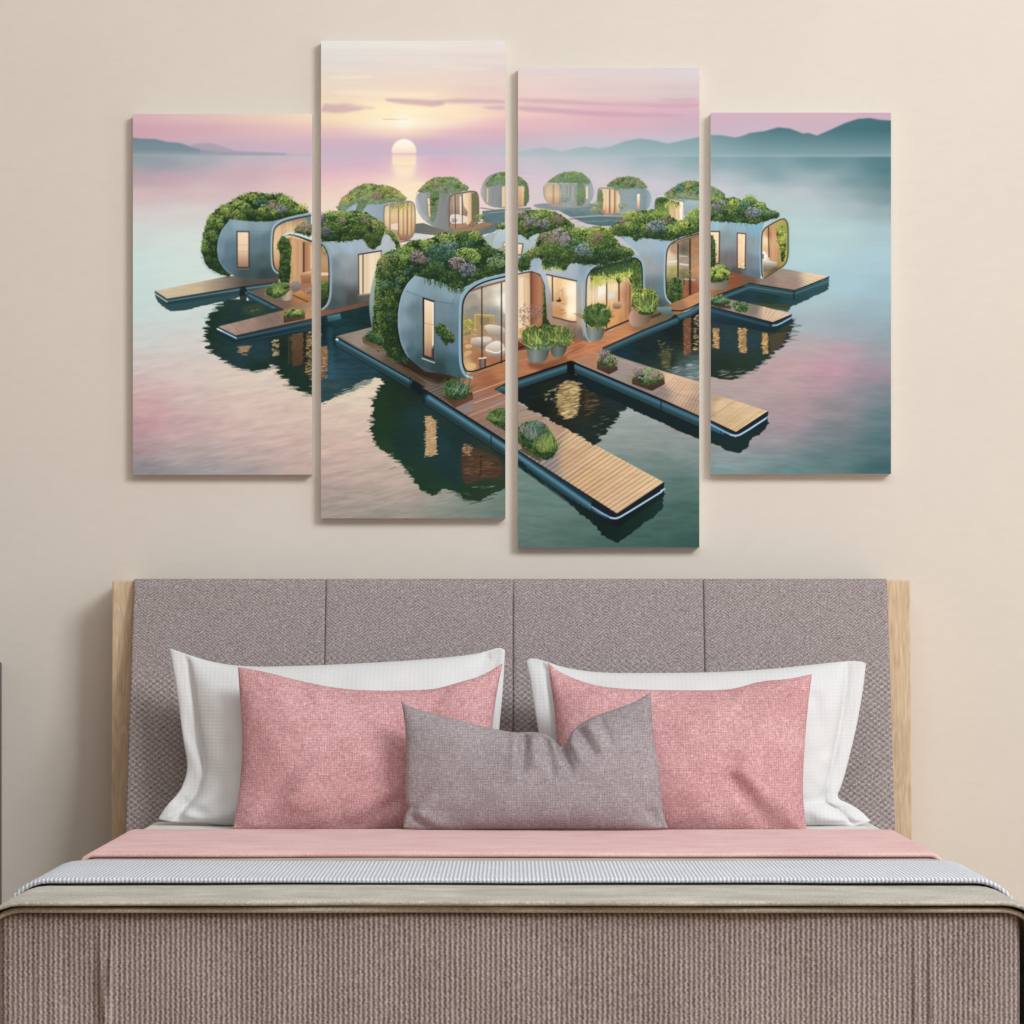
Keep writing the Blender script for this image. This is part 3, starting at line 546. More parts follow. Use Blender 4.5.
def house_main():
    # house B (second canvas part)
    fill([(319,241),(335,242),(363,238),(385,233),(392,237),(397,246),(399,258),(398,296),(372,300),(331,310),(319,312)], [(330,248,'9cb8c8'),(350,246,'a4bccc'),(380,242,'b4c4cc'),(392,250,'b8c0c4'),(335,265,'788c96'),(350,275,'8a9298'),(345,262,'98a4ac'),(340,295,'56686c'),(365,295,'565e5c'),(335,303,'44565a'),(390,270,'a8a8a4'),(352,300,'484a46')], nz=.03, ns=(3, 16))
    fill([(319,243),(324,247),(328,257),(328.5,298),(325,306),(319,308)], ('v', 244, '3c3c34', 250, 'b48c60', 262, 'c49c6c', 280, 'b07c50', 285, '405a28', 304, '1e3418'), c=1)
    line([(321,274),(327,274)], 3, 'ecd4b4'); clump(324, 290, 4.5, 'g', ry=11, hi=.9); clump(325, 250, 3, 'o', ry=5)
    line([(319,240.5),(325,243.5),(330,252),(331,264),(331,294),(328,305),(321,310)], 2.2, '90aab8', c=2); line([(319,242.5),(324,245.8),(328,254),(329,264),(329,294),(326,304),(321,308.5)], .9, '0e1416', c=2)
    fill([(358.5,254.5),(381,251),(380.5,292),(359,294.5)], ('h', 358, 'f6e2c4', 366, 'e8d2b0', 372, 'f2e2c8', 381, 'ecd8b8'))
    stripes(366, 380, 254, 292, ['d8bc98', 'fbf2dc'], 8, 6, .35); line([(363,255),(363,293)], 1.1, '3c3028'); line([(358.5,254.5),(381.5,250.8)], 1.3, '3c342c'); line([(358.5,254.5),(359,295)], 1.1, '4c4238'); line([(359,295.4),(380,292.4)], 1.1, 'b08c68'); line([(381.2,251),(381,268)], .8, '5c4c3c')
    fill([(319,310),(331,310),(372,300),(390,297),(390,301),(372,304.5),(319,317)], ('h', 320, '8a5a40', 372, '6c4a3c'))
    # green rim at its right
    foliage([(384,232),(389,228),(395,233),(400,243),(401,254),(397,252),(395,243),(390,236)], 'd', 'go', 2.5, s=.75, edge=.8, seed=40); line([(386,229),(394,231),(399.5,240),(401,250)], .7, 'ccd4a8', c=1, a=.7)
    foliage([(318,219),(323,214),(333,211),(345,211.5),(356,211),(367,212.5),(375,218),(383,222),(386,228),(384,235),(382,240),(379,246),(373,250),(368,247),(364,239),(356,239.5),(345,241.5),(335,242),(318,241)], 'd', 'ggdgg', 4, s=.9, edge=1.2, seed=41, bot=.2)
    clump(342, 214.5, 9, 'l', ry=3.5, hi=.95); clump(329, 213, 5, 'l', ry=3); clump(323, 217, 4, 'v', ry=5, hi=.8); clump(341, 221, 5.5, 'k', ry=4, hi=.7, dens=.7); clump(366, 220, 4, 'p', ry=4, hi=.6, dens=.6); clump(326, 231, 6, 'v', ry=4.5, hi=.55); clump(377, 224, 6, 'o', ry=5); clump(334, 226, 5, 'g', hi=.9); clump(362, 215, 5, 'o', ry=3); clump(374, 240, 4, 'g', ry=8, hi=.6)
    # --- the big round house: deck behind and under it
    fill([(335,336.5),(372,327),(390,340),(425,372),(468,374),(505,362),(560,345),(560,372),(518,378),(518,452),(505,441),(425,391),(411,378)], [(345,335,'948676'),(360,336,'9c8e7e'),(375,345,'80705e'),(395,362,'5c4c3c'),(415,378,'54442e'),(440,384,'5c4c40'),(435,392,'74685c'),(470,385,'b46c48'),(500,372,'c47848'),(480,400,'a47460'),(500,410,'a07c6c'),(460,400,'8c6c5c'),(500,430,'8c7466'),(490,380,'a8623c'),(520,372,'b46c40'),(545,362,'c07a48')], nz=.05, ns=(16, 1.2))
    RR.seed(9)
    for i in range(16):
        x = 428+i*5; line([(x, 392+i*3.1), (x+62, 392+i*3.1-24)], .55, RR.choice(['6c4030', 'e0b498', '744c3a']), a=RR.uniform(.25, .6))
    line([(470,394),(505,381.5)], .8, 'e8b890', a=.8); line([(474,403),(505,392)], .8, 'e8c0a0', a=.8); line([(470,415),(505,401)], .6, 'e0bca4', a=.6)
    line([(388,355),(424,378),(440,384)], 1, '2c2418', a=.7); line([(376,346),(430,384)], .8, '8c7448', a=.6); line([(396,362),(440,382)], 1.2, '1c1610', a=.6)
    fill([(424,390),(430,386),(450,381),(455,386),(444,396),(452,407),(440,400)], '6a6254', a=.6); [line([(427+3*i, 391+2*i), (440+3*i, 386+2*i)], .5, '2c2620', a=.6) for i in range(7)]
    fill([(452,407),(473,399),(473,410),(463,414)], '8896a0', a=.45, soft=.6)
    # soil shadow under the sphere
    fill([(400,350),(420,368),(462,377),(455,386),(425,378),(395,362)], '241a12', a=.8, c=1, soft=1.5)
    # glass sliver at left
    fill([(379,262),(374,275),(370,292),(369,308),(371,324),(375,340),(380,340),(380,270)], ('v', 262, 'b8c0b4', 300, '8ea89c', 320, '6c8c84', 340, '3c5c4c'), c=1)
    foliage([(376,268),(379,260),(385,253),(392,250),(399,249),(406,243),(416,240),(428,240),(437,234),(447,232),(455,234.5),(462,231),(472,231),(481,233),(487,243),(495,250),(501,249.5),(508,255),(508,273),(490,277),(478,280),(470,285),(463,288.5),(455,290),(446,285),(436,281),(428,279),(415,276),(406,287),(401,298),(398.5,313),(399,330),(402,346),(410,362),(398,362),(387,356),(386,350),(377,344),(373,336),(373,322),(374,308),(375,292)], 'd', 'gggdt', 5, s=1.0, edge=1.5, seed=50, n=190, hi=.95, bot=.1)
    fill([(398,300),(404,288),(415,276),(420,262),(400,285),(388,320),(392,345),(405,361),(402,346),(398,325)], '0e2410', a=.5, c=1, soft=2.5)
    RR.seed(51)
    for i in range(520):   # mossy left flank, leaves running down
        y = RR.uniform(272, 352); x = RR.uniform(377, 397)
        t = .55-.25*(x-377)/20-.25*(y-272)/80+RR.gauss(0, .15)
        dab(x, y, .6, 1.0, shade('g', t), .85, RR.uniform(-.6, .2))
    for i in range(90): dab(RR.uniform(374, 380), RR.uniform(285, 345), .5, .8, shade('l', RR.uniform(.1, .7)), .7)
    clump(394, 262, 13, 'g', ry=9, hi=1); clump(384, 262, 6, 'o', ry=7, hi=.8)
    clump(447, 238, 10, 'l', ry=5, hi=.95); clump(428, 244, 9, 'l', ry=4.5, hi=.85); clump(406, 251, 8, 'l', ry=5, hi=.75); clump(404, 258, 5, 'l', ry=4, hi=.8)
    clump(440, 252, 14, 't', ry=9, hi=.75); clump(452, 246, 7, 'b', ry=3.5, hi=.75); clump(464, 236, 7, 'g', ry=5, hi=.8); clump(475, 236, 7, 'l', ry=5, hi=.8); clump(468, 244, 8, 't', ry=4, hi=.55)
    clump(487, 254, 9, 'g', ry=7, hi=.7); clump(496, 262, 10, 'f', ry=6, hi=.85); clump(478, 253, 8, 'd', ry=7, hi=.8); clump(466, 253, 11, 'l', ry=5.5, hi=.95); clump(476, 258, 5, 'l', ry=5, hi=.9)
    clump(417, 257, 8, 'p', ry=6, hi=.9); clump(424, 260, 5, 'k', ry=4, hi=.7); clump(457, 263, 9, 'p', ry=6, hi=1); clump(468, 270, 9, 'v', ry=6.5, hi=.85); clump(436, 268, 10, 'd', ry=7, hi=.9); clump(448, 277, 9, 'd', ry=6, hi=.9); clump(490, 270, 10, 'g', ry=6, hi=.6)
    # shell
    fill([(415,275.5),(428,279),(437,281),(446,285),(455,289),(463,288),(470,284.5),(478,280.5),(490,277),(508,273),(508,280),(487,284),(473,290),(465,298),(463,308),(463,360),(466,372),(470,378),(463,378.5),(450,375),(432,371.5),(418,366),(408,357),(401,343),(398,327),(398.5,310),(401.5,295),(407,284)],
         [(412,282,'90b0c0'),(403,300,'8aa6b8'),(400,320,'829fb2'),(404,345,'6c8c9c'),(425,285,'809fae'),(450,292,'84a4b2'),(470,290,'8eacba'),(415,310,'637f8c'),(415,340,'5a7884'),(440,310,'6f8a98'),(440,335,'5a7884'),(450,330,'5c7a88'),(455,310,'66889a'),(457,345,'587e94'),(420,360,'34545c'),(440,368,'284448'),(452,365,'38606c'),(410,350,'446878'),(500,277,'a8c4d0')], nz=.03, ns=(3, 18))
    line([(415,275.5),(407,284),(401.5,295),(398.3,310),(398,327),(401,343),(408,357)], 1.2, 'a0c2d4', c=2, a=.7, soft=1); line([(414,275),(406,283.5),(400.5,295),(397.2,310),(397,327),(400,344),(407,358),(418,367)], 1.1, '0c1a20', c=2, a=.9)
    line([(406,291),(422,297),(440,302),(453,304)], .5, '3c5c68', a=.7); line([(453,304),(453,300),(460,290)], .5, '4c6c7c', a=.6); line([(413,300),(413,355)], .4, '44687a', a=.3)
    fill([(422.5,297),(434.5,301),(434,360.5),(422.8,356.5)], '2a2320'); fill([(424.3,299.3),(433.6,302.4),(433.2,358),(424.3,355)], ('v', 299, 'f8e4cc', 320, 'ecd0ac', 340, 'd4ac86', 357, '9c6c50')); line([(433.3,303),(433,345)], 1.2, 'fff8ea'); line([(424.5,323),(433.4,325)], .5, 'b08c6c'); line([(428.5,325),(428.3,356)], .4, 'b4885f', a=.6); fill([(431.5,348),(434,348.5),(434,358),(431.5,357)], '302c3c', a=.8); line([(422,358.3),(434.5,362.8)], 1, 'c4cccc')
    foliage([(434,327.5),(440,323),(445,326),(449,331),(455,337.5),(454,344),(449,342),(446,346.5),(442,339),(436,333)], 'd', 'dg', 2.6, s=.85, edge=1.4, seed=53, hi=.75)
    vines([(424,278),(436,281),(447,285),(458,290),(466,285)], 40, 7, 'd', 'd', .8, 8)
    # room behind the glass
    fill([(462.5,306),(465,297),(473,290),(487,284.5),(508,279),(508,360),(468,374),(464,369),(462.5,360)], [(470,300,'a8a090'),(485,295,'c4b8a4'),(500,292,'e0dccc'),(475,312,'8c8c84'),(492,315,'8c9490'),(503,300,'f0ece4'),(470,325,'a4904c'),(485,330,'b49064'),(500,330,'9c9484'),(470,345,'b88050'),(480,360,'b06c44'),(498,360,'b46a40'),(467,368,'d0b078'),(495,345,'b8a08c'),(503,350,'b0785a')], nz=.06, ns=(6, 4))
    line([(470,291),(487,285.5),(506,280.5)], 2.2, '8c5a3c', a=.9)
    for P, cc in (([(474,316),(478,313),(494,315),(493,327),(476,326)], 'b89448'), ([(479,317),(490,318),(489,325),(480,325)], '8c7c5c')): fill(P, cc, a=.8)
    line([(475,315),(475,330)], .9, 'd8b470'); line([(494,315),(494,326)], .9, 'c8a060'); line([(475,314.5),(494,315.5)], .8, 'e4c484')
    clump(469, 324, 5.5, 'y', ry=4.5, hi=.8, dens=1.2); clump(467, 332, 4, 'o', ry=3, hi=.8); glints([(464,325),(478,325),(478,345),(464,345)], 'e8c890', 22, 21, 3, .7)
    fill([(483,326),(490,324),(505,327),(505,336),(490,335)], ('v', 324, 'ece4d8', 336, '9c8c7c'), c=1); fill([(470,340),(474,337),(488,337),(493,339),(490,347),(484,349),(471,345)], ('v', 337, 'e0d4c4', 343, 'b8a894', 349, '706458'), c=1); fill([(474,338),(486,336),(493,338),(486,343)], 'dcd4c4', c=1, a=.9)
    fill([(484,348),(490,343),(498,340),(505,345),(505,355),(497,358.5),(489,356)], ('v', 340, 'f8f2e8', 350, 'c8bcac', 358, '807468'), c=1); line([(486,350),(497,353.5),(504,349)], 1.4, 'f4ece0', c=1)
    fill([(464,352),(469,350),(473,352),(468,356),(464,357)], 'dcac78', c=1, a=.9); fill([(464,345),(471,344),(473,347),(466,349)], 'e4bc90', c=1, a=.8)
    fill([(479,359),(486,358.5),(486,367),(479.5,368.5)], ('h', 479, '5c3c30', 483, '88786c', 486, '3c2820')); line([(479,358.5),(486,357.8)], 1.2, 'f0e4d0')
    fill([(464,366),(472,362),(478,366),(470,371)], 'e0bc80', a=.8, c=1)
    line([(481.8,287),(482,357)], 1.3, '3c2a22'); line([(501.5,283),(501.5,363)], 1.3, '3a281f'); fill([(502,294),(508,292),(508,316),(503,312)], 'f4f0e8', a=.7, soft=.6)
    # frame
    line([(508,273.8),(490,277.8),(478,281.5),(468,287.5),(461.5,296),(459.8,308),(459.8,358),(461.5,369),(466,376.5),(472,377.5)], 2.6, '8cb2c4', c=2); line([(508,276),(490,280),(479,284),(470,290),(464,298),(462,309),(462,358),(463.5,367),(468,373),(486,367.5),(508,359.5)], 1.5, '0e181c', c=2)
    line([(467,375.5),(471,378)], 1.4, 'c0d8e0')
    # potted plants on the P2 deck
    fill([(442,396),(455,408),(473,399.5),(472.5,392)], ('v', 392, '4a3a2c', 408, '5c3c2c')); fill([(455,404),(473,395),(473,399.5),(455,408)], '70402c')
    foliage([(444,386),(450,379),(458,380),(466,386),(470,394),(462,400),(452,400),(445,394)], 'd', 'dg', 3.2, s=.9, edge=1.3, seed=61, hi=.75); spikes(457, 388, 15, 14, 120, 'ddgt', 7, 1.1)
    fill([(486,419),(505,431),(512,434),(512,422),(490,412)], '4a382e'); foliage([(487,417),(490,411),(498,408),(510,409),(510,428),(498,427),(490,422)], 'd', 'gdt', 3, s=.9, edge=1.2, seed=62, hi=.85); spikes(498, 417, 12, 9, 60, 'gg', 8)
    # corner of the inner pool
    fill([(495,389.5),(508,382),(508,395),(503,394)], ('v', 384, '0e1c22', 387, '3c7080', 395, '102e38')); line([(495,389.3),(508,382.3)], 1, '101a1e')
    # --- third canvas part of the big house
    fill([(514,276),(530,272),(537,272),(543,277),(546,286),(547,318),(540,330),(514,338)], ('h', 516, 'ecd4b4', 529, 'd4a880', 531, '6c3c28', 533, '9c5c3c', 540, 'c07c54', 546, '8c5436'))
    fill([(516,279),(524,277),(529,279),(530,290),(530,330),(516,334)], ('h', 516, 'e8d0ac', 522, 'f0dcbc', 526, 'dcb890', 530, 'c89c74')); stripes(518, 530, 279, 330, ['fff0d4', 'c8a078'], 8, 9, .5)
    line([(514,275),(525,272.4),(534,271.3),(541,275.5),(544.5,284)], 1.3, '141c1e', c=1); line([(514,273.6),(525,271),(534,269.6),(541,272.5),(545.5,279),(547,286)], 1.5, 'c4d8e0', c=1)
    fill([(514,330),(540,322),(552,330),(552,345),(514,352)], [(520,345,'7c2c1c'),(520,335,'e4b480'),(540,335,'a86c48')]); glints([(517,322),(526,322),(526,342),(517,342)], 'f4dcb8', 30, 31, 2.5, .7); line([(514,350),(522,347),(530,344)], 1.6, '2c1610')
    clump(527, 315, 8, 'k', ry=12, hi=.75, dens=.5); clump(537, 312, 5, 'k', ry=8, hi=.6, dens=.4)
    foliage([(545,277),(549,276),(552,290),(555,306),(554,322),(548,330),(542,328),(543,310),(544,290)], 'd', 'dg', 3, s=.85, edge=1, seed=66, hi=.6)

def houses_right():
    # right house R2
    fill([(618,236),(635,237),(665,240.5),(672,238),(668,246),(665,262),(665,295),(670,305),(655,310),(643,302),(644,262),(636,250)], [(630,241,'9cb8c4'),(650,244,'a0b4c4'),(662,244,'94b4cc'),(650,265,'9aa0a4'),(660,260,'8ca4b8'),(648,290,'68787c'),(660,290,'607c88'),(655,305,'3c5054')], nz=.03, ns=(3, 14))
    fill([(665.5,262),(667,250),(672,243.5),(680,240),(702,233),(702,292),(680,301),(672,303.5),(667,297),(665.5,285)], [(670,255,'e4ccb0'),(674,250,'b48c6c'),(684,250,'5c6050'),(684,262,'a49484'),(674,270,'a89c54'),(695,250,'b87c50'),(696,270,'c48c5c'),(684,275,'74705c'),(690,290,'a05434'),(672,290,'40481c'),(684,295,'a85c38'),(672,262,'d8ccb8')], nz=.08, ns=(4, 3), c=0)
    line([(669,262),(678,261)], 1.2, 'f0e8d8'); line([(680,264),(688,265)], 1.6, 'f0e4d0', a=.8); line([(680,256),(687,256.5)], 1, 'e8e0d4', a=.7); line([(678,244),(678,296)], 1.4, '38281e'); line([(690,239),(690,294)], 1.5, '38261c'); line([(684,276),(684,285)], .9, '3c2418'); clump(687, 274, 5, 'o', ry=4, dens=.7, hi=.7); line([(684,279),(695,280)], 1.2, 'e8ccb0', a=.7); line([(690,280),(690,294)], 2.4, '4c2418', a=.9)
    line([(672,243.8),(702,234.5)], 1.4, '8c5438', a=.8)
    line([(702,230.8),(685,235.6),(673,239.4),(667,244.5),(664.7,254),(664.5,292),(667,300),(672,304)], 1.7, '9cb8c8', c=2); line([(702,232.6),(685,237.4),(674,241.2),(668.5,246),(666,255),(665.8,292),(668,299),(672,302.5)], 1, '0e1618', c=2); line([(672,302.8),(686,297.5),(702,290.5)], 1.3, '1c1410')
    foliage([(668,285),(670,279),(676,277),(682,281),(683.5,290),(682,300),(676,304),(669,301)], 'd', 'dgd', 3.3, s=.85, edge=1.1, seed=71, hi=.85)
    foliage([(606,232),(612,226),(620,219),(632,212),(642,210.5),(655,210),(668,213),(673,219),(681,222),(690,213),(699,207),(703,207),(703,230),(690,235),(675,239.5),(665,240.5),(655,239),(640,237.5),(636,243),(632,237),(622,236),(612,235)], 'd', 'ggdgl', 4.4, s=.95, edge=1.3, seed=72, bot=.1)
    clump(630, 215, 9, 'y', ry=4, hi=.85); clump(622, 222, 6, 'k', ry=4, hi=.75); clump(643, 219, 8, 'g', ry=5, hi=.95); clump(659, 214, 8, 'l', ry=3.5, hi=.8); clump(665, 220.5, 8, 'k', ry=3.5, hi=.6); clump(657, 226, 9, 'b', ry=6, hi=.9); clump(650, 227, 4, 'v', ry=4, hi=.9); clump(693, 217, 7, 'l', ry=7, hi=.9); clump(684, 225, 5, 'y', ry=3.5, hi=.9); clump(664, 234, 9, 'd', ry=5, hi=.8); clump(628, 229, 10, 'g', ry=6, hi=.85)
    # decks of the right side
    fill([(555,345),(585,330),(610,331),(640,315),(660,308),(680,300),(702,290),(702,303),(685,311),(676,318),(604,350),(578,362),(570,362),(516,378),(516,352)], [(530,370,'b8764a'),(560,350,'c27848'),(575,338,'a85c38'),(590,345,'c87c4c'),(620,335,'cc8450'),(645,322,'8c6444'),(665,316,'6c5c44'),(690,300,'cc8c5c'),(680,306,'a07048'),(545,366,'a8683e')], nz=.06, ns=(16, 1.2))
    line([(516,362),(560,350),(600,336)], .6, 'ecaa74', a=.6); line([(540,368),(590,350),(640,330)], .6, 'e8a470', a=.6); line([(560,358),(585,345)], .8, '7c4028', a=.6)
    fill([(655,307),(672,307),(672,316),(660,312)], ('v', 306, '7c9ca0', 316, '34606c'), a=.9)
    # dark water of the right pool (under R2)
    fill([(600,352),(618,344),(677,319),(690,312),(703,304),(703,385),(664,372),(622,359)], [(620,353,'10303c'),(650,345,'14282a'),(670,360,'1e3428'),(690,335,'2c2418'),(695,375,'5c787c'),(680,372,'4c6464'),(675,330,'0e2022'),(696,312,'0e1c1e')], nz=.2, ns=(6, 1.2))
    fill([(683,320),(691,317),(691,352),(684,356)], '8c5434', a=.75, warp=(1, .6, 4, 1, 31)); glints([(684,318),(691,318),(690,356),(684,358)], 'b47044', 50, 41, 2, .6); glints([(694,316),(700,314),(700,352),(694,350)], 'e8c488', 70, 42, 2, .75); glints([(658,340),(668,344),(674,352),(668,372),(661,366)], 'd8ac68', 44, 43, 2.6, .6); fill([(661,348),(671,352),(670,370),(662,366)], '7c6c38', a=.45, soft=1.2)
    glints([(668,368),(702,362),(702,384),(680,376)], 'c8d8d8', 60, 44, 5, .6)
    tube([(672,320),(690,313.5),(703,305)], 6, '2c5c6c', '4c8494'); fill([(672,316),(676,314),(680,320),(674,324)], '122a30')
    tube([(605,351),(640,335.5),(677,320.5)], 6.5, '234a5a', '4a8294'); line([(603,348),(640,331.5),(677,316.6)], 1.2, '241a14'); line([(672,310.5),(684,311),(703,301.5)], 1.3, '14120e', c=1)
    # R1 shell
    fill([(529,270),(532,258),(540,256),(548,268),(560,264),(577,263),(591,265),(600,262.5),(590,270),(586,280),(585,330),(589,342),(584,341),(568,336),(553,329),(547,318),(545,285),(540,274)], [(535,262,'9cb4c4'),(545,272,'b0c0cc'),(570,268,'a8b8c4'),(585,270,'88a4b8'),(580,300,'a8a8a4'),(583,320,'b49c84'),(560,325,'a88870'),(570,332,'8c6c58'),(582,336,'74645c')], nz=.03, ns=(3, 10))
    fill([(546.5,274.5),(576,280.5),(576,322),(553,316.5),(552.5,300)], [(550,280,'f4dcb4'),(558,284,'ecc898'),(572,290,'fff4d8'),(572,310,'fff2cc'),(560,300,'dca878'),(558,312,'c8905c'),(567,285,'f8dcac'),(575,318,'e8c088')], nz=.03); fill([(567,281),(576,283),(576,320),(567.5,318)], 'fffbe8', a=.55, soft=1.2)
    fill([(556,300),(562,299.5),(560.5,302),(557,302)], '3c2418'); line([(559.5,298),(559.5,300)], 1, '2c1c14'); stripes(554, 566, 288, 296, ['c08858', 'f4d0a0'], 6, 8, .6); glints([(553,288),(566,288),(566,316),(553,314)], 'c08c60', 25, 48, 3, .6)
    line([(546.5,274.5),(576.5,281)], 1.3, '38302a'); line([(552.3,277),(552.6,301)], 1.4, '4c4238'); line([(553,317),(570,321.5),(576,322)], 1.3, '4c3424')
    # room R1
    fill([(586.5,285),(588,276),(593,270),(601,266.5),(634,258.5),(639,260.5),(641.5,267),(641.5,318),(625,324),(606,331),(590,342),(587,330)], [(590,285,'d8c4a4'),(600,280,'e4ccaa'),(600,295,'f4e4cc'),(612,288,'f0dcb0'),(612,300,'e8bc8c'),(627,295,'bc8058'),(632,310,'b47850'),(615,312,'dc9c5c'),(610,324,'dc9c58'),(624,318,'c88450'),(598,310,'e8b880')], nz=.04, ns=(3, 8))
    fill([(598,286),(606,285),(606,293),(598,296)], 'faf8f4', a=.7, soft=.8); fill([(608,293),(614,291),(616,296),(608,300)], 'd4e4ec', a=.7, soft=.6); stripes(588, 598, 270, 308, ['f8e8cc', 'bca484'], 6, 2, .6); fill([(612,303),(618,300),(623,303),(621,309),(613,309)], ('v', 301, 'dcbc98', 309, '84583c'), c=1); stripes(621, 630, 283, 318, ['d49c70', 'a0643c'], 5, 3, .6)
    line([(606.7,275),(606.7,328)], 1.2, '38302a'); line([(619,272),(619,301)], 1.6, '5c4028'); line([(630,285),(630,318)], 1.1, '7c5030'); line([(605,330.5),(631,319.5)], 1.8, '38201a')
    fill([(589,275),(593,269),(601,265.5),(634,257.5),(639,260),(641.5,268),(641.5,300),(634,300),(632,284),(626,276),(619,284),(612,276),(606,279),(600,272),(592,277)], '274c22', warp=(1.3, 1.6, 2, 3, 51)); vines([(591,271),(601,267),(618,263),(636,260)], 190, 20, 'd', 'y', .9, 9); vines([(604,266),(620,262),(638,260)], 130, 12, 'd', 'd', .9, 19); vines([(633,260),(641,262)], 90, 50, 'g', 'g', .9, 10); vines([(632,275),(640,280)], 40, 34, 'g', 'y', .8, 11)
    line([(643.8,290),(643.8,268),(641.5,259),(636,254.8),(620,257.5),(601,262),(591,266.5),(585.5,274),(584,284),(584,326),(586,336),(590,341.5)], 2.0, '8eb2c0', c=2); line([(642.5,296),(642.5,269),(640.3,261),(635,257),(620,259.8),(602,264.3),(592.5,268.6),(587.5,276),(586,285),(586,326),(588,335),(591,340)], 1.1, '0f1a1c', c=2)
    line([(582.2,284),(582.3,325),(584,336)], 1.0, 'd0c4ac', a=.6)
    # its roof garden
    foliage([(518,262),(522,256),(528,251),(535,248),(537,235),(545,233),(552,230),(560,228),(568,226),(575,227),(583,231),(592,227),(600,226.5),(608,229.5),(615,237),(619,244),(626,248),(633,250),(635,255),(620,259.5),(605,263.5),(590,265.5),(577,263.5),(570,262),(567,268),(563,272),(558,264),(552,266),(547,272),(543,266),(541,259),(534,257),(528,264),(531,270),(518,272)], 'd', 'ggdg', 4.6, s=1., edge=1.4, seed=80, bot=.1)
    clump(580, 230, 8, 'l', ry=4.5, hi=.95); clump(600, 231, 11, 'y', ry=4.5, hi=.8); clump(590, 236, 9, 'l', ry=4.5, hi=.7); clump(547, 238, 7, 'k', ry=6, hi=.85); clump(560, 236, 9, 'p', ry=7.5, hi=.95); clump(565, 241, 6, 'v', ry=6, hi=.9); clump(597, 238, 8, 'k', ry=6, hi=.6); clump(535, 252, 7, 'o', ry=6, hi=.8)
    clump(546, 250, 10, 'g', ry=8, hi=.85); clump(560, 254, 9, 'g', ry=8, hi=.7); clump(577, 246, 7, 't', ry=5, hi=.5); clump(609, 240, 9, 'g', ry=7, hi=.8); clump(607, 252, 10, 'd', ry=7, hi=.9); clump(584, 249.5, 10, 'b', ry=6.5, hi=.95); clump(582, 259, 12, 'd', ry=4, hi=.8); clump(620, 253, 8, 'd', ry=4, hi=.9); clump(524, 263, 7, 'd', ry=7, hi=1.)
    vines([(543,264),(552,265),(564,266)], 34, 8, 'g', 'y', .8, 13)
    # pots
    foliage([(648,298),(645,305),(632,308),(632,298),(638,290),(648,287),(654,290),(658,298),(657,310),(650,316),(636,316)], 'd', 'ggy', 3.4, s=.9, edge=1.6, seed=84, hi=.9); spikes(646, 304, 15, 17, 130, 'ggyd', 12, .7)
    fill([(628.5,318),(630,312),(634,310),(640,315),(652,315),(650,321),(645,326),(634,327),(630,324)], ('h', 628, 'c8ac94', 633, 'b88c74', 642, '8c7058', 652, '5c4c3c'), c=1); line([(652,317),(660,314)], 3, '2c3018', a=.7)
    foliage([(584,315),(585,308),(592,304),(600,303),(608,306),(611,314),(609,322),(603,328),(592,328),(586,323)], 'd', 'gddy', 3.4, s=.9, edge=1.5, seed=85, hi=.85); spikes(597, 316, 17, 13, 150, 'gdd', 13, .8)
    fill([(586,325),(592,329),(605,326),(604,335),(600,341),(590,341.5),(586.5,336)], ('h', 586, '6c7470', 592, '8c9490', 605, '4c5250'), c=1); vines([(593,324),(603,324)], 14, 8, 'g', 'g', .8, 14)
    fill([(526,345),(540,346),(550,344),(549,354),(545,362),(535,364),(528,361)], ('h', 526, '5c665e', 535, '84908a', 549, '48504a'), c=1); fill([(551,343),(568,341),(567,350),(562,357),(554,358),(550,352)], ('h', 550, '4c544e', 558, '6c7670', 567, '3c443e'), c=1); fill([(527,362),(545,364),(566,356),(568,360),(545,370),(530,368)], '5c2c18', a=.5, soft=1.2)
    foliage([(522,338),(524,330),(532,326),(545,326),(551,325),(562,326),(570,331),(571,341),(562,346),(552,343),(542,350),(530,347)], 'd', 'gdy', 3.4, s=.9, edge=1.4, seed=86, hi=.85); spikes(537, 341, 19, 17, 190, 'gdyd', 14, .8); spikes(560, 339, 16, 15, 160, 'gddy', 15, .8); vines([(532,345),(548,345)], 20, 7, 't', 't', .8, 16)
    # --- fourth canvas house
    fill([(705,219),(725,221),(757,224.5),(764,222),(762,232),(761.5,272),(764,280),(745,280.5),(728,277),(705,272)], [(715,224,'98bccc'),(740,226,'88b0c0'),(756,228,'7cb0c8'),(725,240,'84969c'),(750,245,'8c9aa0'),(758,250,'84a4b4'),(730,260,'706c6c'),(750,262,'74808a'),(735,274,'4c4a4a'),(755,274,'5c7080'),(758,265,'6c8ca0')], nz=.04, ns=(2, 16))
    win([(708,231.5),(719.5,231.5),(719,263.5),(708,263.5)], '4a3a30', 'f8e2bc', 'd4ac80', 1.3); win([(737.3,233),(745.8,233.8),(745,269.5),(737.3,268)], '4a3a32', 'f6dcb8', 'dcae84', 1.2); glints([(739,262),(744,262),(744,268),(739,268)], 'fff0b8', 18, 62, 1.5, .9); stripes(739, 745, 240, 260, ['e8c8a0', 'fae8cc'], 3, 4, .5)
    fill([(762,240),(763,231),(767,227),(781,219.5),(785,219.5),(787,224),(787.5,258),(784,266),(775,271),(764,278),(762.5,270)], [(765,240,'f4dcb8'),(770,235,'c08458'),(775,240,'d49c6c'),(775,255,'c88c60'),(784,230,'a8a040'),(785,255,'b4a840'),(765,258,'e4ccb0'),(780,262,'a89044'),(775,270,'74542c')], nz=.05, ns=(2, 6)); stripes(770, 777, 230, 260, ['e0ac80', 'b47850'], 4, 5, .6)
    line([(768.5,227),(769,257)], 1.2, '54382a'); foliage([(776,230),(780,225),(786,226),(786,245),(784,262),(781,262),(780,245),(777,238)], 'd', 'gyy', 2.6, s=.8, edge=1, seed=90, hi=.85)
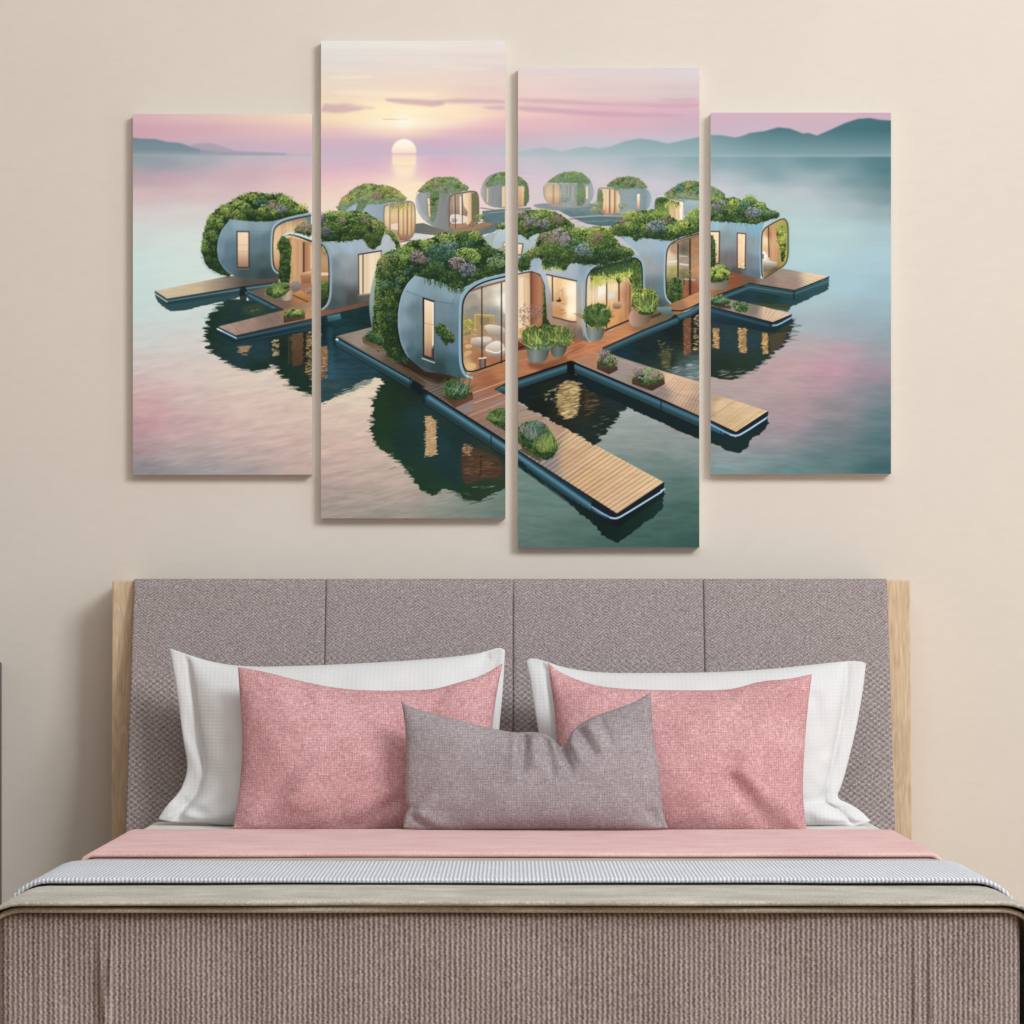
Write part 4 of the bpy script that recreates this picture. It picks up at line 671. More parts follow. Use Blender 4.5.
    fill([(762.5,262),(766,260),(777,262),(777,266),(764,272)], ('v', 260, 'ece4d8', 266, '8c8a80', 272, '5c6058'), c=0); fill([(762,252),(765,251),(768,257),(766,260),(762,260)], 'f4ece0', c=1); fill([(762,254),(764,254),(764,259),(762,259)], '7c8088')
    line([(763,279),(761.5,270),(761.6,236),(763,230.5),(767,226.5),(780,219.3),(784.5,218.8),(787.2,222.5),(788,230),(788,257),(785.5,264.5),(777,270.5),(764,278.5)], 1.3, '3c4c40', c=1); line([(762,280),(760.2,272),(760,238),(761.5,231)], 1.0, '9cc0d4', c=1, a=.8); line([(761,277),(763.5,280)], 1.4, 'dce8f0'); line([(784,218),(788,221.5),(789,230),(789,257)], .8, '7c946c', c=1)
    foliage([(705,187),(711,187),(717,189.5),(724,195),(724,200),(705,200)], 'f', 'fgh', 3, s=.85, seed=92, hi=.75)
    foliage([(705,200),(711,199),(716,196),(727,198),(735,197.5),(741,201),(748,197),(755,197.5),(758,202),(765,204),(768,210),(778,211.5),(779.5,217),(765,221.5),(755,224),(740,223),(725,221.5),(705,221)], 'd', 'ggtd', 4.2, s=.95, edge=1.2, seed=93)
    for q in ((716,199,5,'l'),(749,199,6,'l'),(735,203,6,'y'),(760,206,6,'l'),(744,205,6,'t'),(720,205,7,'v'),(712,207,4,'k'),(730,212,6,'g'),(752,212.5,7.5,'v'),(757,213,5,'b'),(770,214,6,'g'),(741,212,5,'d'),(765,216,5,'d')): clump(q[0], q[1], q[2], q[3], ry=q[2]*.75, hi=.88)
    # deck with lower pools
    fill([(705,278),(730,272),(764,279),(782,268.5),(829,276.5),(794.5,290.5),(750,283.5),(720,295),(705,299)], [(712,288,'b46c40'),(735,280,'8c4c2c'),(750,281,'6c5444'),(765,281,'8c7868'),(785,275,'a08c7c'),(812,277,'e4ccac'),(790,284,'a08474'),(720,292,'94603c')], nz=.05, ns=(10, 1.5)); RR.seed(4); planks((766,280),(795,271),(826,277),(792,290),9,'6c5848',.45,.5,'e0ccb0')
    fill([(715,297),(750,284),(794,291),(829,277.5),(829,289),(800,303),(786,309),(760,306),(730,300)], [(750,296,'1a3a44'),(740,296,'16343c'),(770,300,'1a3836'),(790,300,'1e444c'),(815,290,'274c54')], warp=(2, .6, 8, 1.2, 91), nz=.1, ns=(8, 1.2)); fill([(740,303),(790,304),(789,312),(772,309),(750,305)], '39442a', a=.9, warp=(2, 1, 5, 1.2, 92))
    tube([(722,298),(750,287.5)], 4, '2c5464', '4c7c8c'); fill([(750,284.5),(794,291.5),(829,278),(829,283.5),(794,298),(750,290)], ('v', 278, '34606e', 298, '1e444e')); line([(750,287),(794,294),(829,281)], .9, '5c8694', a=.7); line([(718,295),(750,283.4),(794.5,290.6),(829,277)], 1.1, '0f1a20'); line([(794,292),(794,299)], 1.2, '0f2026')
    # pot and vine
    foliage([(705,235),(712,234),(715,242),(716,256),(715,268),(705,270)], 'd', 'dg', 3, s=.85, edge=.9, seed=95, hi=.7)
    fill([(705,280),(728,280),(728,286),(724,289.5),(712,290),(705,288)], ('h', 706, 'b49c88', 716, '8c8070', 728, '6c6458'), c=0); foliage([(705,270),(712,268),(720,264),(727,267),(731,273),(726,281),(715,283),(705,282)], 'd', 'gly', 3, s=.9, edge=1.5, seed=96, hi=.95)

def docks():
    # --- tubes of the left pier of the main house
    line([(337,341),(411,386)], 8, '0c2630', soft=2, a=.9); tube([(338,341.5),(410,382)], 7, '275468', '5e98ac'); line([(334.5,336.8),(378,361),(424,387)], 1.2, '12161a'); fill([(412,379),(424,387),(424,397),(415,393),(411,388)], '0e1c20', c=1, soft=.6); line([(410,377),(410,386)], .9, '10242c'); line([(337,345),(409,387)], .7, '547468', a=.6)
    dab(337, 339.5, 1.6, 1.4, rgb('c8ecf4'))
    fill([(362,337),(363,343),(375,349),(383,347),(376,340)], ('v', 337, '5c5038', 349, '7c5c44')); foliage([(363,338),(366,333),(374,330),(384,338),(382,346),(372,343)], 'd', 'dgt', 2.8, s=.8, edge=1, seed=101, hi=.75)
    # --- front pier
    line([(427,401),(505,452),(594,516)], 8, '0a2028', soft=1.5, a=.95)
    fill([(426,391),(505,441.5),(520,451.5),(617,514.5),(664,483),(664,491),(618,520),(590,508),(518,456),(426,396)], '14303e')
    tube([(428,398.5),(505,448.5),(518,457.5),(591,508)], 9, '28566a', '68a4bc'); line([(491,436),(491,445)], 1, '0c2028'); line([(592,503),(591.5,511)], 1.2, '12242c')
    line([(424.5,390),(505,441),(520,451),(617,514)], 1.8, '12161a'); line([(425,403),(505,455),(592,517)], .7, '5c7a6c', a=.6)
    fill([(510,397),(519,403),(578,435.5),(594,445),(663.5,482.5),(617.5,513.5),(519,450.5),(510,444)], [(520,415,'a48c7c'),(530,425,'a88c7a'),(545,450,'98846e'),(555,430,'b89478'),(575,440,'dcb890'),(570,460,'d4aa80'),(600,460,'e0ba8c'),(590,480,'d8ac7c'),(630,480,'e2bc90'),(615,500,'dcb48a'),(650,482,'e4c294'),(548,462,'88868a')], nz=.05, ns=(14, 1.5))
    RR.seed(14)
    for i in range(24):   # boards
        t = i/24; x0 = 527+90*t+.5; y0 = 456+57.5*t; x1 = 566+97.5*t; y1 = 429+53.5*t
        line([(x0, y0), (x1, y1)], .5, '7c5a40', a=RR.uniform(.45, .95)); line([(x0+1.3, y0+.9), (x1+1.3, y1+.7)], .9, 'f2dcbc', a=RR.uniform(.2, .75)); line([(x0+2.6, y0+1.8), (x1+2.6, y1+1.5)], .8, 'a07c5c', a=RR.uniform(0, .4))
    for i in range(9):
        line([(519, 411+i*4.3), (535+i*3, 407+i*3.6)], .5, RR.choice(['70584a', 'd0b49c']), a=.45)
    line([(519,403),(578,435.5),(594,445),(663.5,482.5)], .7, 'f4dcb4', a=.7)
    line([(618,514),(663.5,483.5)], 2.2, '10181e'); 
    # its mirror image
    fill([(512,462),(518,466),(540,482),(560,494),(578,512),(592,522),(601,535),(617,543),(628,536),(640,527),(655,516),(663,508),(664,492),(617,521),(592,511),(545,484),(518,459)], ('h', 518, '0c2a30', 600, '0a2220', 640, '0e2c24', 664, '123830'), warp=(2.2, 1.3, 7, 2, 111))
    fill([(592,510),(605,517),(618,519),(664,490),(664,497),(618,527),(596,520)], ('h', 592, '0e2230', 620, '0a1a18', 664, '0e2a24'))
    fill([(592,498),(617,514.5),(664,483.5),(664,489),(619,518),(606,516),(592,508)], '101e28')
    line([(592,507),(606,515.5),(614,519),(620,517.5),(662,491.5)], 1.5, '8cb0e4', c=1); line([(610,518),(618,518.3),(630,511),(661,492)], .8, 'e0ecff', c=1); line([(592,510),(607,518)], 1.2, '3c6c84', a=.6)
    line([(661,491),(664.5,489)], 1.6, 'b4ccf4'); line([(592.5,511),(592.5,523)], 1, '14302c', a=.8)
    # --- inner pool of the third canvas
    W = [(512,389),(571,371),(600,388),(640,410),(703,445),(703,432),(572,362),(512,388)]
    fill([(510,390),(571,370),(600,386),(618,398),(626,404),(622,414),(612,424),(603,436),(596,446),(578,435.5),(519,403),(510,398)], [(525,392,'102022'),(550,395,'18241a'),(568,400,'3c3420'),(585,405,'2c2a1e'),(600,415,'1c2a20'),(575,378,'0e1c20'),(560,420,'1c241a'),(590,432,'1a2c26'),(615,405,'1a2c2c'),(540,410,'141c14')], warp=(5, 1.5, 12, 1.3, 121), nz=.2, ns=(7, 1.3))
    fill([(560,384),(568,380),(579,383),(580,395),(578,412),(570,420),(560,416),(556,400)], 'b08c50', a=.75, warp=(3, .8, 6, 1.1, 122), c=1); glints([(552,390),(566,380),(580,382),(580,400),(576,418),(562,420),(556,406)], 'f0d89c', 190, 51, 4, .8); glints([(585,385),(600,392),(598,412),(586,416)], '8c6440', 60, 52, 4, .7); glints([(544,392),(556,388),(556,400),(546,400)], 'e8d8a8', 18, 53, 2, .7); glints([(590,420),(626,406),(640,412),(604,444)], 'b8c4c0', 40, 54, 5, .45)
    fill([(571,368),(600,382),(640,400),(703,427),(703,440),(680,432),(665,424),(635,411),(618,402),(590,392)], '0d2226', warp=(1.5, .8, 8, 1.5, 123)); fill([(512,386),(571,366),(571,374),(512,394)], '0c1e22')
    tube([(512,386.5),(569,367.5)], 8, '254c5e', '4c8498'); tube([(574,367),(661,405),(703,423.5)], 9, '254c5e', '4c86a0'); line([(661,401),(661,409.5)], 1, '0f222a')
    line([(512,381),(571,361.5),(661,399.5),(703,417.5)], 2.2, '120f0e'); fill([(567,361),(574,361),(575,373),(571,376),(567,372)], '0c1012')
    # --- pier B across canvases three and four
    fill([(572,360),(600,350),(622,358),(664,371.5),(700,382),(711,393),(767.5,411),(736,432.5),(700,416),(640,389)], [(590,358,'b87c58'),(610,362,'a08a7c'),(625,368,'9c9088'),(640,385,'8c7c70'),(660,392,'94867c'),(672,380,'e0bc9c'),(685,392,'d8b494'),(695,405,'b49880'),(720,405,'e0c098'),(745,412,'e6c89c'),(735,425,'dcb888'),(715,398,'b49c84'),(705,412,'b89878')], nz=.05, ns=(14, 1.3))
    RR.seed(24)
    for i in range(14): t = i/14; line([(708+28*t, 419+13*t), (735+32*t, 401+10*t)], .5, '7c6044', a=RR.uniform(.4, .8)); line([(709.4+28*t, 420+13*t), (736.4+32*t, 401.8+10*t)], .8, 'fae6c0', a=RR.uniform(.2, .6))
    for i in range(14): t = i/14; line([(655+45*t, 396+20*t), (675+34*t, 377+14*t)], .5, '6c5c50', a=RR.uniform(.25, .6))
    line([(590,352),(622,361),(664,375)], .6, 'd0c0b4', a=.5); line([(580,362),(640,380),(700,402)], .5, '6c5c54', a=.4)
    fill([(705,425),(736,437),(768,416),(769,424),(760,435),(752,438),(748,447),(738,454),(726,450),(718,446),(705,442)], ('v', 420, '12262c', 454, '10302c'), warp=(1.5, 1, 6, 1.8, 131))
    line([(703,417.5),(736,433),(767.5,412.5)], 1.9, '131a20'); fill([(703,419),(736,434),(768,413),(768,418),(742,435),(730,435),(703,425)], '142430'); line([(703,417.5),(736,433),(767.5,412.5)], 1.9, '131a20'); line([(705,425),(722,432)], 4.5, '2c5c7c'); line([(721,430),(721,438)], 1, '101c24'); line([(710,424),(730,434.5),(736,436),(742,434),(768,417)], 1.7, '7cb0dc', c=1); line([(730,434.8),(737,436),(745,432),(766,418.4)], .7, 'd8ecff', c=1)
    # planters of pier B
    fill([(597,361),(617,366),(618,370),(609,374.5),(597,369)], ('v', 361, '5c4434', 374, '3c2c24')); foliage([(598,362),(601,354),(607,349),(612,355),(617,359),(617,366),(608,367)], 'd', 'gdp', 2.8, s=.85, edge=1.2, seed=111); clump(603, 354, 5, 'p', ry=5, hi=.8); clump(611, 359, 5, 'g', ry=4)
    fill([(632,376),(650,382),(664,375),(665,384),(652,391),(632,384)], ('v', 376, '5c3c2c', 391, '3c2820')); foliage([(632,378),(634,370),(642,368),(655,369),(663,373),(664,380),(652,385),(642,384)], 'd', 'gfp', 2.8, s=.85, edge=1.2, seed=112); clump(638, 371, 5, 'p', ry=3.5, hi=.85); clump(656, 374, 6, 'k', ry=4, hi=.9); clump(648, 372, 5, 'f', ry=4, hi=.95)
    # planter of the front pier
    fill([(516,425),(521,428),(521,445),(516,442)], '3c3028'); fill([(519,450),(530,445),(545,455),(540,462)], '3c3828', a=.7)
    foliage([(519,428),(522,424),(530,421),(541,421),(550,430),(556,440),(557,452),(550,460),(540,458),(530,452),(520,446)], 'd', 'gtd', 3.4, s=.95, edge=1.5, seed=115, hi=.8); clump(534, 430, 10, 't', ry=8, hi=.9, dens=.8); clump(525, 430, 5, 'p', ry=4, hi=.9); clump(546, 445, 9, 'g', ry=10, hi=.85, dens=.8); spikes(545, 444, 13, 16, 150, 'ggl', 17, .7); spikes(532, 434, 12, 12, 80, 'tgv', 18, .6); clump(542, 424, 6, 'v', ry=4, hi=.9, dens=.5)
    # --- fourth canvas: lower pier and mirror
    M = [(705,312),(792,318),(791,334),(787,341),(778,350),(768,358),(760,366),(748,372),(735,378),(722,379),(705,376)]
    fill(M, [(712,340,'1a3038'),(730,340,'1c3a48'),(752,340,'1c3c4c'),(775,330,'1c3028'),(785,330,'2c3824'),(720,365,'14281c'),(745,368,'16301e'),(770,350,'1a3424'),(780,340,'203424'),(755,360,'18342c')], warp=(7, 2.4, 12, 1.3, 141), nz=.15, ns=(8, 1.2)); fill(M, '2c4038', warp=(15, 5, 16, 1.4, 145), a=.35)
    for x0, x1, y0, y1 in ((713,719,328,349),(738,746.5,328,353),(762,768,333,354)): fill([(x0,y0),(x1,y0+1),(x1,y1),(x0+1,y1-1)], 'a87c48', a=.85, warp=(1, .6, 3, 1, 7)); glints([(x0,y0),(x1,y0),(x1,y1),(x0,y1)], 'ecb870', 60, int(x0), 2, .8)
    fill([(769,334),(786,332),(783,345),(770,353)], '6c4c2c', a=.5, warp=(2, .8, 6, 1.2, 8)); glints([(705,372),(745,368),(745,386),(705,390)], 'c4b4ac', 40, 61, 5, .5)
    fill([(705,297),(728,299),(763,306.5),(791.5,314.5),(773,322.5),(705,305)], [(715,302,'7c6c60'),(735,306,'8c8478'),(755,310,'7c7468'),(763,312,'c0a48c'),(780,314,'dcbc9c'),(772,320,'d0ac8c')], nz=.05, ns=(8, 1.5)); fill([(763,306.5),(791.5,314.5),(773,322.5),(762,319.5)], 'dcc0a0', a=.7)
    RR.seed(3); planks((763,307),(790,314.5),(774,322),(761,319),6,'7c5c48',.5,.5,'f4dcbc')
    fill([(705,305),(773,322.8),(791.5,315),(792,321),(774,332),(760,331),(705,320)], ('v', 305, '234a60', 320, '14323e', 332, '0f2a30')); line([(705,309),(771,326)], 2, '2f6078', a=.7, soft=1); line([(705,305.2),(773,322.6),(791.5,314.8)], 1.2, '0f181e'); line([(773,325.5),(778,325),(791,317.8)], 1.4, '8cc0e0', c=1); line([(770,322),(770,328)], 1, '0f181e')
    foliage([(706,300),(710,296),(720,295.5),(729,299),(731,304),(720,306),(708,304)], 'd', 'ft', 2.6, s=.85, seed=121, hi=.7); fill([(706,303),(731,306),(731,309),(720,308)], '3c2c20', a=.8); foliage([(731,305),(735,302),(744,301.5),(749,306),(747,312),(738,312)], 'd', 'tfd', 2.6, s=.85, edge=1.2, seed=122, hi=.85)

# ---------------------------------------------------------------- scene, camera
scn = bpy.context.scene
COL = scn.collection
FOC, CAMD, HOR, CAMZ = 2950., 6.7, 620., 1.0     # focal length (px), distance to the wall, horizon row, eye height
cd = bpy.data.cameras.new('camera'); cam = bpy.data.objects.new('camera', cd); COL.objects.link(cam)
cam.location = (0, -CAMD, CAMZ); cam.rotation_euler = (math.pi/2, 0, 0)
cd.sensor_width = 36; cd.lens = 36*FOC/1024; cd.shift_y = (HOR-512)/1024; cd.clip_start = .05
scn.camera = cam
scn.view_settings.view_transform = 'Standard'; scn.view_settings.look = 'None'
scn.view_settings.gamma = 1; scn.view_settings.use_curve_mapping = False; scn.view_settings.exposure = 0.0

def P3(px, py, D):
    return ((px-512)*D/FOC, D-CAMD, CAMZ-(py-HOR)*D/FOC)

# ---------------------------------------------------------------- helpers
def s2l(c):
    c = np.asarray(c, np.float32)
    return np.where(c <= .04045, c/12.92, ((c+.055)/1.055)**2.4)
def hexl(h):
    return tuple(float(v) for v in s2l([int(h[i:i+2], 16)/255 for i in (0, 2, 4)]))+(1.,)

def mesh_obj(name, verts, faces, mat=None, parent=None, smooth=False, loc=None):
    me = bpy.data.meshes.new(name); me.from_pydata([tuple(v) for v in verts], [], faces); me.update()
    o = bpy.data.objects.new(name, me); COL.objects.link(o)
    if mat: me.materials.append(mat)
    if smooth: me.polygons.foreach_set('use_smooth', [True]*len(me.polygons))
    if loc: o.location = loc
    if parent: o.parent = parent
    return o
def bm_obj(name, bm, mat, parent=None, smooth=False, bevel=0, seg=2):
    if bevel:
        bmesh.ops.bevel(bm, geom=list(bm.edges), offset=bevel, segments=seg, affect='EDGES', profile=.5, clamp_overlap=True)
    bmesh.ops.recalc_face_normals(bm, faces=bm.faces)
    me = bpy.data.meshes.new(name); bm.to_mesh(me); bm.free()
    o = bpy.data.objects.new(name, me); COL.objects.link(o); me.materials.append(mat)
    if smooth: me.polygons.foreach_set('use_smooth', [True]*len(me.polygons))
    if parent: o.parent = parent
    return o
def box(bm, x0, x1, y0, y1, z0, z1):
    r = bmesh.ops.create_cube(bm, size=1)
    for v in r['verts']:
        v.co = Vector(((x0+x1)/2+v.co.x*(x1-x0), (y0+y1)/2+v.co.y*(y1-y0), (z0+z1)/2+v.co.z*(z1-z0)))
    return r['verts']
def boxo(name, x0, x1, y0, y1, z0, z1, mat, parent=None, bevel=0):
    bm = bmesh.new(); box(bm, x0, x1, y0, y1, z0, z1)
    return bm_obj(name, bm, mat, parent, bevel=bevel)
def empty(name, loc=(0, 0, 0)):
    o = bpy.data.objects.new(name, None); COL.objects.link(o); o.location = loc; o.empty_display_size = .1
    return o
def tag(o, label=None, cat=None, group=None, kind=None):
    if label: o['label'] = label
    if cat: o['category'] = cat
    if group: o['group'] = group
    if kind: o['kind'] = kind
    return o

# ---------------------------------------------------------------- materials
class NT:
    def __init__(self, name, rough=.9, spec=.2, sheen=0):
        self.m = bpy.data.materials.new(name); self.m.use_nodes = True
        self.t = self.m.node_tree; self.n = self.t.nodes; self.b = self.n['Principled BSDF']
        self.b.inputs['Roughness'].default_value = rough
        self.b.inputs['Specular IOR Level'].default_value = spec
        if sheen: self.b.inputs['Sheen Weight'].default_value = sheen; self.b.inputs['Sheen Roughness'].default_value = .4
    def link(self, a, b): self.t.links.new(a, b)
    def coord(self, kind='Object'):
        return self.n.new('ShaderNodeTexCoord').outputs[kind]
    def sep(self, v):
        s = self.n.new('ShaderNodeSeparateXYZ'); self.link(v, s.inputs[0]); return s.outputs
    def math(self, op, a, b=None, c=None):
        m = self.n.new('ShaderNodeMath'); m.operation = op
        for i, v in enumerate((a, b, c)):
            if v is None: continue
            if isinstance(v, (int, float)): m.inputs[i].default_value = v
            else: self.link(v, m.inputs[i])
        return m.outputs[0]
    def noise(self, v, scale, detail=2, rough=.5, stretch=None):
        if stretch:
            mp = self.n.new('ShaderNodeMapping'); mp.inputs['Scale'].default_value = stretch; self.link(v, mp.inputs[0]); v = mp.outputs[0]
        t = self.n.new('ShaderNodeTexNoise'); t.inputs['Scale'].default_value = scale; t.inputs['Detail'].default_value = detail; t.inputs['Roughness'].default_value = rough
        self.link(v, t.inputs['Vector']); return t.outputs['Fac']
    def ramp(self, f, *stops):
        r = self.n.new('ShaderNodeValToRGB'); e = r.color_ramp.elements
        while len(e) < len(stops): e.new(.5)
        for q, (p, c) in zip(e, stops): q.position = p; q.color = hexl(c)
        self.link(f, r.inputs[0]); return r.outputs[0]
    def color(self, c): self.link(c, self.b.inputs['Base Color'])
    def bump(self, h, dist=.002, strength=.6, prev=None):
        b = self.n.new('ShaderNodeBump'); b.inputs['Distance'].default_value = dist; b.inputs['Strength'].default_value = strength
        self.link(h, b.inputs['Height'])
        if prev: self.link(prev, b.inputs['Normal'])
        self.link(b.outputs[0], self.b.inputs['Normal']); return b.outputs[0]

def weave(name, stops, px, pz, axes='xz', kind='plain', contrast=.5, nscale=400, namp=1., bump=.0015, bstr=.7, sheen=0, blot=0., wob=.25):
    t = NT(name, .92, .12, sheen)
    v = t.coord(); s = t.sep(v); ax = {'x': s[0], 'y': s[1], 'z': s[2]}
    a, b = ax[axes[0]], ax[axes[1]]
    w = t.noise(v, 60, 2)
    wj = t.math('MULTIPLY', t.math('SUBTRACT', w, .5), wob*6.283)
    A = t.math('ADD', t.math('MULTIPLY', a, 6.2832/px), wj); B = t.math('ADD', t.math('MULTIPLY', b, 6.2832/pz), wj)
    sa, sb = t.math('SINE', A), t.math('SINE', B)
    if kind == 'plain': h = t.math('MULTIPLY', sa, sb)
    elif kind == 'twill': h = t.math('SINE', t.math('ADD', A, B))
    elif kind == 'herring':
        tri = t.math('PINGPONG', t.math('MULTIPLY', a, 1./(px*4)), 1.)
        h = t.math('SINE', t.math('ADD', t.math('MULTIPLY', tri, 6.2832*4), B))
    elif kind == 'rib': h = t.math('ADD', t.math('MULTIPLY', sa, .75), t.math('MULTIPLY', t.math('MULTIPLY', t.math('COSINE', A), sb), .35))
    elif kind == 'hatch': h = t.math('MULTIPLY', t.math('ADD', sa, sb), .5)
    n = t.noise(v, nscale, 2, .6)
    if kind == 'hatch':
        n1 = t.noise(v, nscale, 2, .6, (.22, .22, 1.6)); n2 = t.noise(v, nscale, 2, .6, (1.6, .22, .22))
        n = t.math('ADD', t.math('MULTIPLY', n1, .5), t.math('MULTIPLY', n2, .5))
    f = t.math('ADD', t.math('MULTIPLY', h, contrast*.5), t.math('MULTIPLY', t.math('SUBTRACT', n, .5), namp))
    if blot: f = t.math('ADD', f, t.math('MULTIPLY', t.math('SUBTRACT', t.noise(v, 9, 3), .5), blot))
    f = t.math('ADD', f, .5)
    t.color(t.ramp(f, *stops)); t.bump(f, bump, bstr)
    return t.m

def m_wall():
    t = NT('wall paint', .9, .15); v = t.coord()
    f = t.math('ADD', t.math('MULTIPLY', t.noise(v, 3, 4), .5), t.math('MULTIPLY', t.noise(v, 60, 3, .6, (.4, 1, 1)), .5))
    t.color(t.ramp(f, (.3, 'dad1c6'), (.7, 'e0d7cc'))); t.bump(t.noise(v, 90, 3, .6, (.3, 1, 1.)), .0006, .4); return t.m
def m_floor():
    t = NT('floor oak', .5, .4); v = t.coord()
    t.color(t.ramp(t.noise(v, 3, 5, .6, (1, 12, 1)), (.3, 'b08c66'), (.7, 'c8a780'))); return t.m
def m_oak(dark='bfa283', light='e2cbab'):
    t = NT('oak', .55, .3); v = t.coord()
    w = t.noise(v, 7, 2, .5, (6, 6, .8))
    rings = t.math('SINE', t.math('ADD', t.math('MULTIPLY', w, 42), t.math('MULTIPLY', t.noise(v, 160, 3, .6, (1, 1, .05)), 3.)))
    f = t.math('ADD', t.math('MULTIPLY', rings, .10), t.noise(v, 230, 3, .6, (1, 1, .05)))
    t.color(t.ramp(f, (.2, dark), (.8, light))); t.bump(f, .0006, .3); return t.m
def m_print():
    t = NT('printed canvas', .75, .12); a = t.n.new('ShaderNodeAttribute'); a.attribute_name = 'print'; t.color(a.outputs['Color']); return t.m
def m_flat(name, c, rough=.85, spec=.2, sheen=0, n=0):
    t = NT(name, rough, spec, sheen)
    v = t.coord(); t.color(t.ramp(t.noise(v, 80, 3), (.3, c), (.7, c))); 
    if n: t.bump(t.noise(v, n, 3), .001, .5)
    return t.m
def m_cotton():
    t = NT('white cotton', .9, .12); v = t.coord(); s = t.sep(v)
    A = t.math('MULTIPLY', s[0], 6.2832/.019); B = t.math('MULTIPLY', s[2], 6.2832/.015)
    h = t.math('MULTIPLY', t.math('SINE', t.math('ADD', A, B)), t.math('SINE', t.math('SUBTRACT', A, B)))
    t.color(t.ramp(t.math('ADD', t.math('MULTIPLY', h, .5), .5), (0, 'dbdbdb'), (1, 'e0e0e0'))); t.bump(h, .0007, .25); return t.m
def m_fleece(name, stops, blot=.5):
    t = NT(name, .95, .05, .25); v = t.coord()
    f = t.math('ADD', t.math('MULTIPLY', t.noise(v, 260, 3, .7), .55), t.math('MULTIPLY', t.noise(v, 14, 4, .6, (.6, 1, 1.6)), .45))
    t.color(t.ramp(f, *stops)); t.bump(t.noise(v, 320, 2, .6), .0025, .6); return t.m

def m_head():
    t = NT('headboard weave', .92, .12, .1); v = t.coord(); s = t.sep(v)
    w = t.math('MULTIPLY', t.math('SUBTRACT', t.noise(v, 60, 2), .5), .9)
    def ax(a, p): return t.math('ADD', t.math('MULTIPLY', a, 6.2832/p), w)
    tri = t.math('PINGPONG', t.math('MULTIPLY', s[0], 1/.026), 1.)
    top = t.math('SINE', t.math('ADD', t.math('MULTIPLY', tri, 6.2832*3), ax(s[2], .0068)))
    low = t.math('MULTIPLY', t.math('SINE', ax(s[0], .0165)), t.math('SINE', ax(s[2], .0125)))
    mr = t.n.new('ShaderNodeMapRange'); mr.interpolation_type = 'SMOOTHSTEP'
    t.link(t.math('ADD', s[2], t.math('MULTIPLY', t.noise(v, 5, 2), .12)), mr.inputs['Value'])
    mr.inputs['From Min'].default_value = .90; mr.inputs['From Max'].default_value = 1.02
    k = mr.outputs[0]
    h = t.math('ADD', t.math('MULTIPLY', t.math('MULTIPLY', top, .42), k), t.math('MULTIPLY', t.math('MULTIPLY', low, .8), t.math('SUBTRACT', 1.0, k)))
    f = t.math('ADD', t.math('ADD', t.math('MULTIPLY', h, .26), .5), t.math('MULTIPLY', t.math('SUBTRACT', t.noise(v, 300, 2, .6), .5), 1.25))
    t.color(t.ramp(f, (.05, '665a5a'), (.5, '9d9190'), (.95, 'd2c8c6'))); t.bump(f, .002, .8); return t.m

M = dict(
 wall=m_wall(), floor=m_floor(), oak=m_oak(), printed=m_print(), cotton=m_cotton(),
 edge=m_flat('canvas edge', 'dfdcd8'), sheet=m_flat('sheet cotton', 'e2dedb', n=40), dark=m_flat('dark lacquer', '4a4542', .4, .4), metal=m_flat('brushed handle', '8c8880', .35, .5),
 head=m_head(),
 pink=weave('pink linen', ((.12, 'a87476'), (.5, 'cd999b'), (.88, 'f0cccb')), .0052, .0052, 'xz', 'hatch', .16, 430, 1.9, .0011, .5, 0., .4),
 grey=weave('mauve grey linen', ((.12, '74696b'), (.5, '9c9193'), (.88, 'c6bcbe')), .0052, .0052, 'xz', 'hatch', .14, 430, 1.5, .001, .5, 0., .3),
 throw=m_fleece('pink fleece', ((.3, 'd3a09e'), (.5, 'e6bcba'), (.7, 'f4d2ce'))),
 knit=weave('pale grey knit', ((.1, '8c929c'), (.5, 'd0d3da'), (.8, 'f2f3f8')), .0068, .010, 'xy', 'rib', .55, 500, .9, .0022, .8, .1, .1),
 beige=m_fleece('beige fleece', ((.32, '928c80'), (.5, 'b5aea2'), (.68, 'dad3c8'))),
 spread=weave('ribbed brown upholstery', ((.05, '5c504f'), (.5, '9a8c88'), (.95, 'd2c6c2')), .0079, .0098, 'xz', 'rib', .6, 250, 1.0, .0026, .8, .12, .2),
)

# ---------------------------------------------------------------- room shell
tag(boxo('wall_back', -4, 4, 0, .12, 0, 2.8, M['wall']), kind='structure')
tag(boxo('floor', -4, 4, -7.5, 0, -.08, 0, M['floor']), kind='structure')
tag(boxo('baseboard_back', -4, 4, -.015, 0, 0, .08, M['edge']), kind='structure')

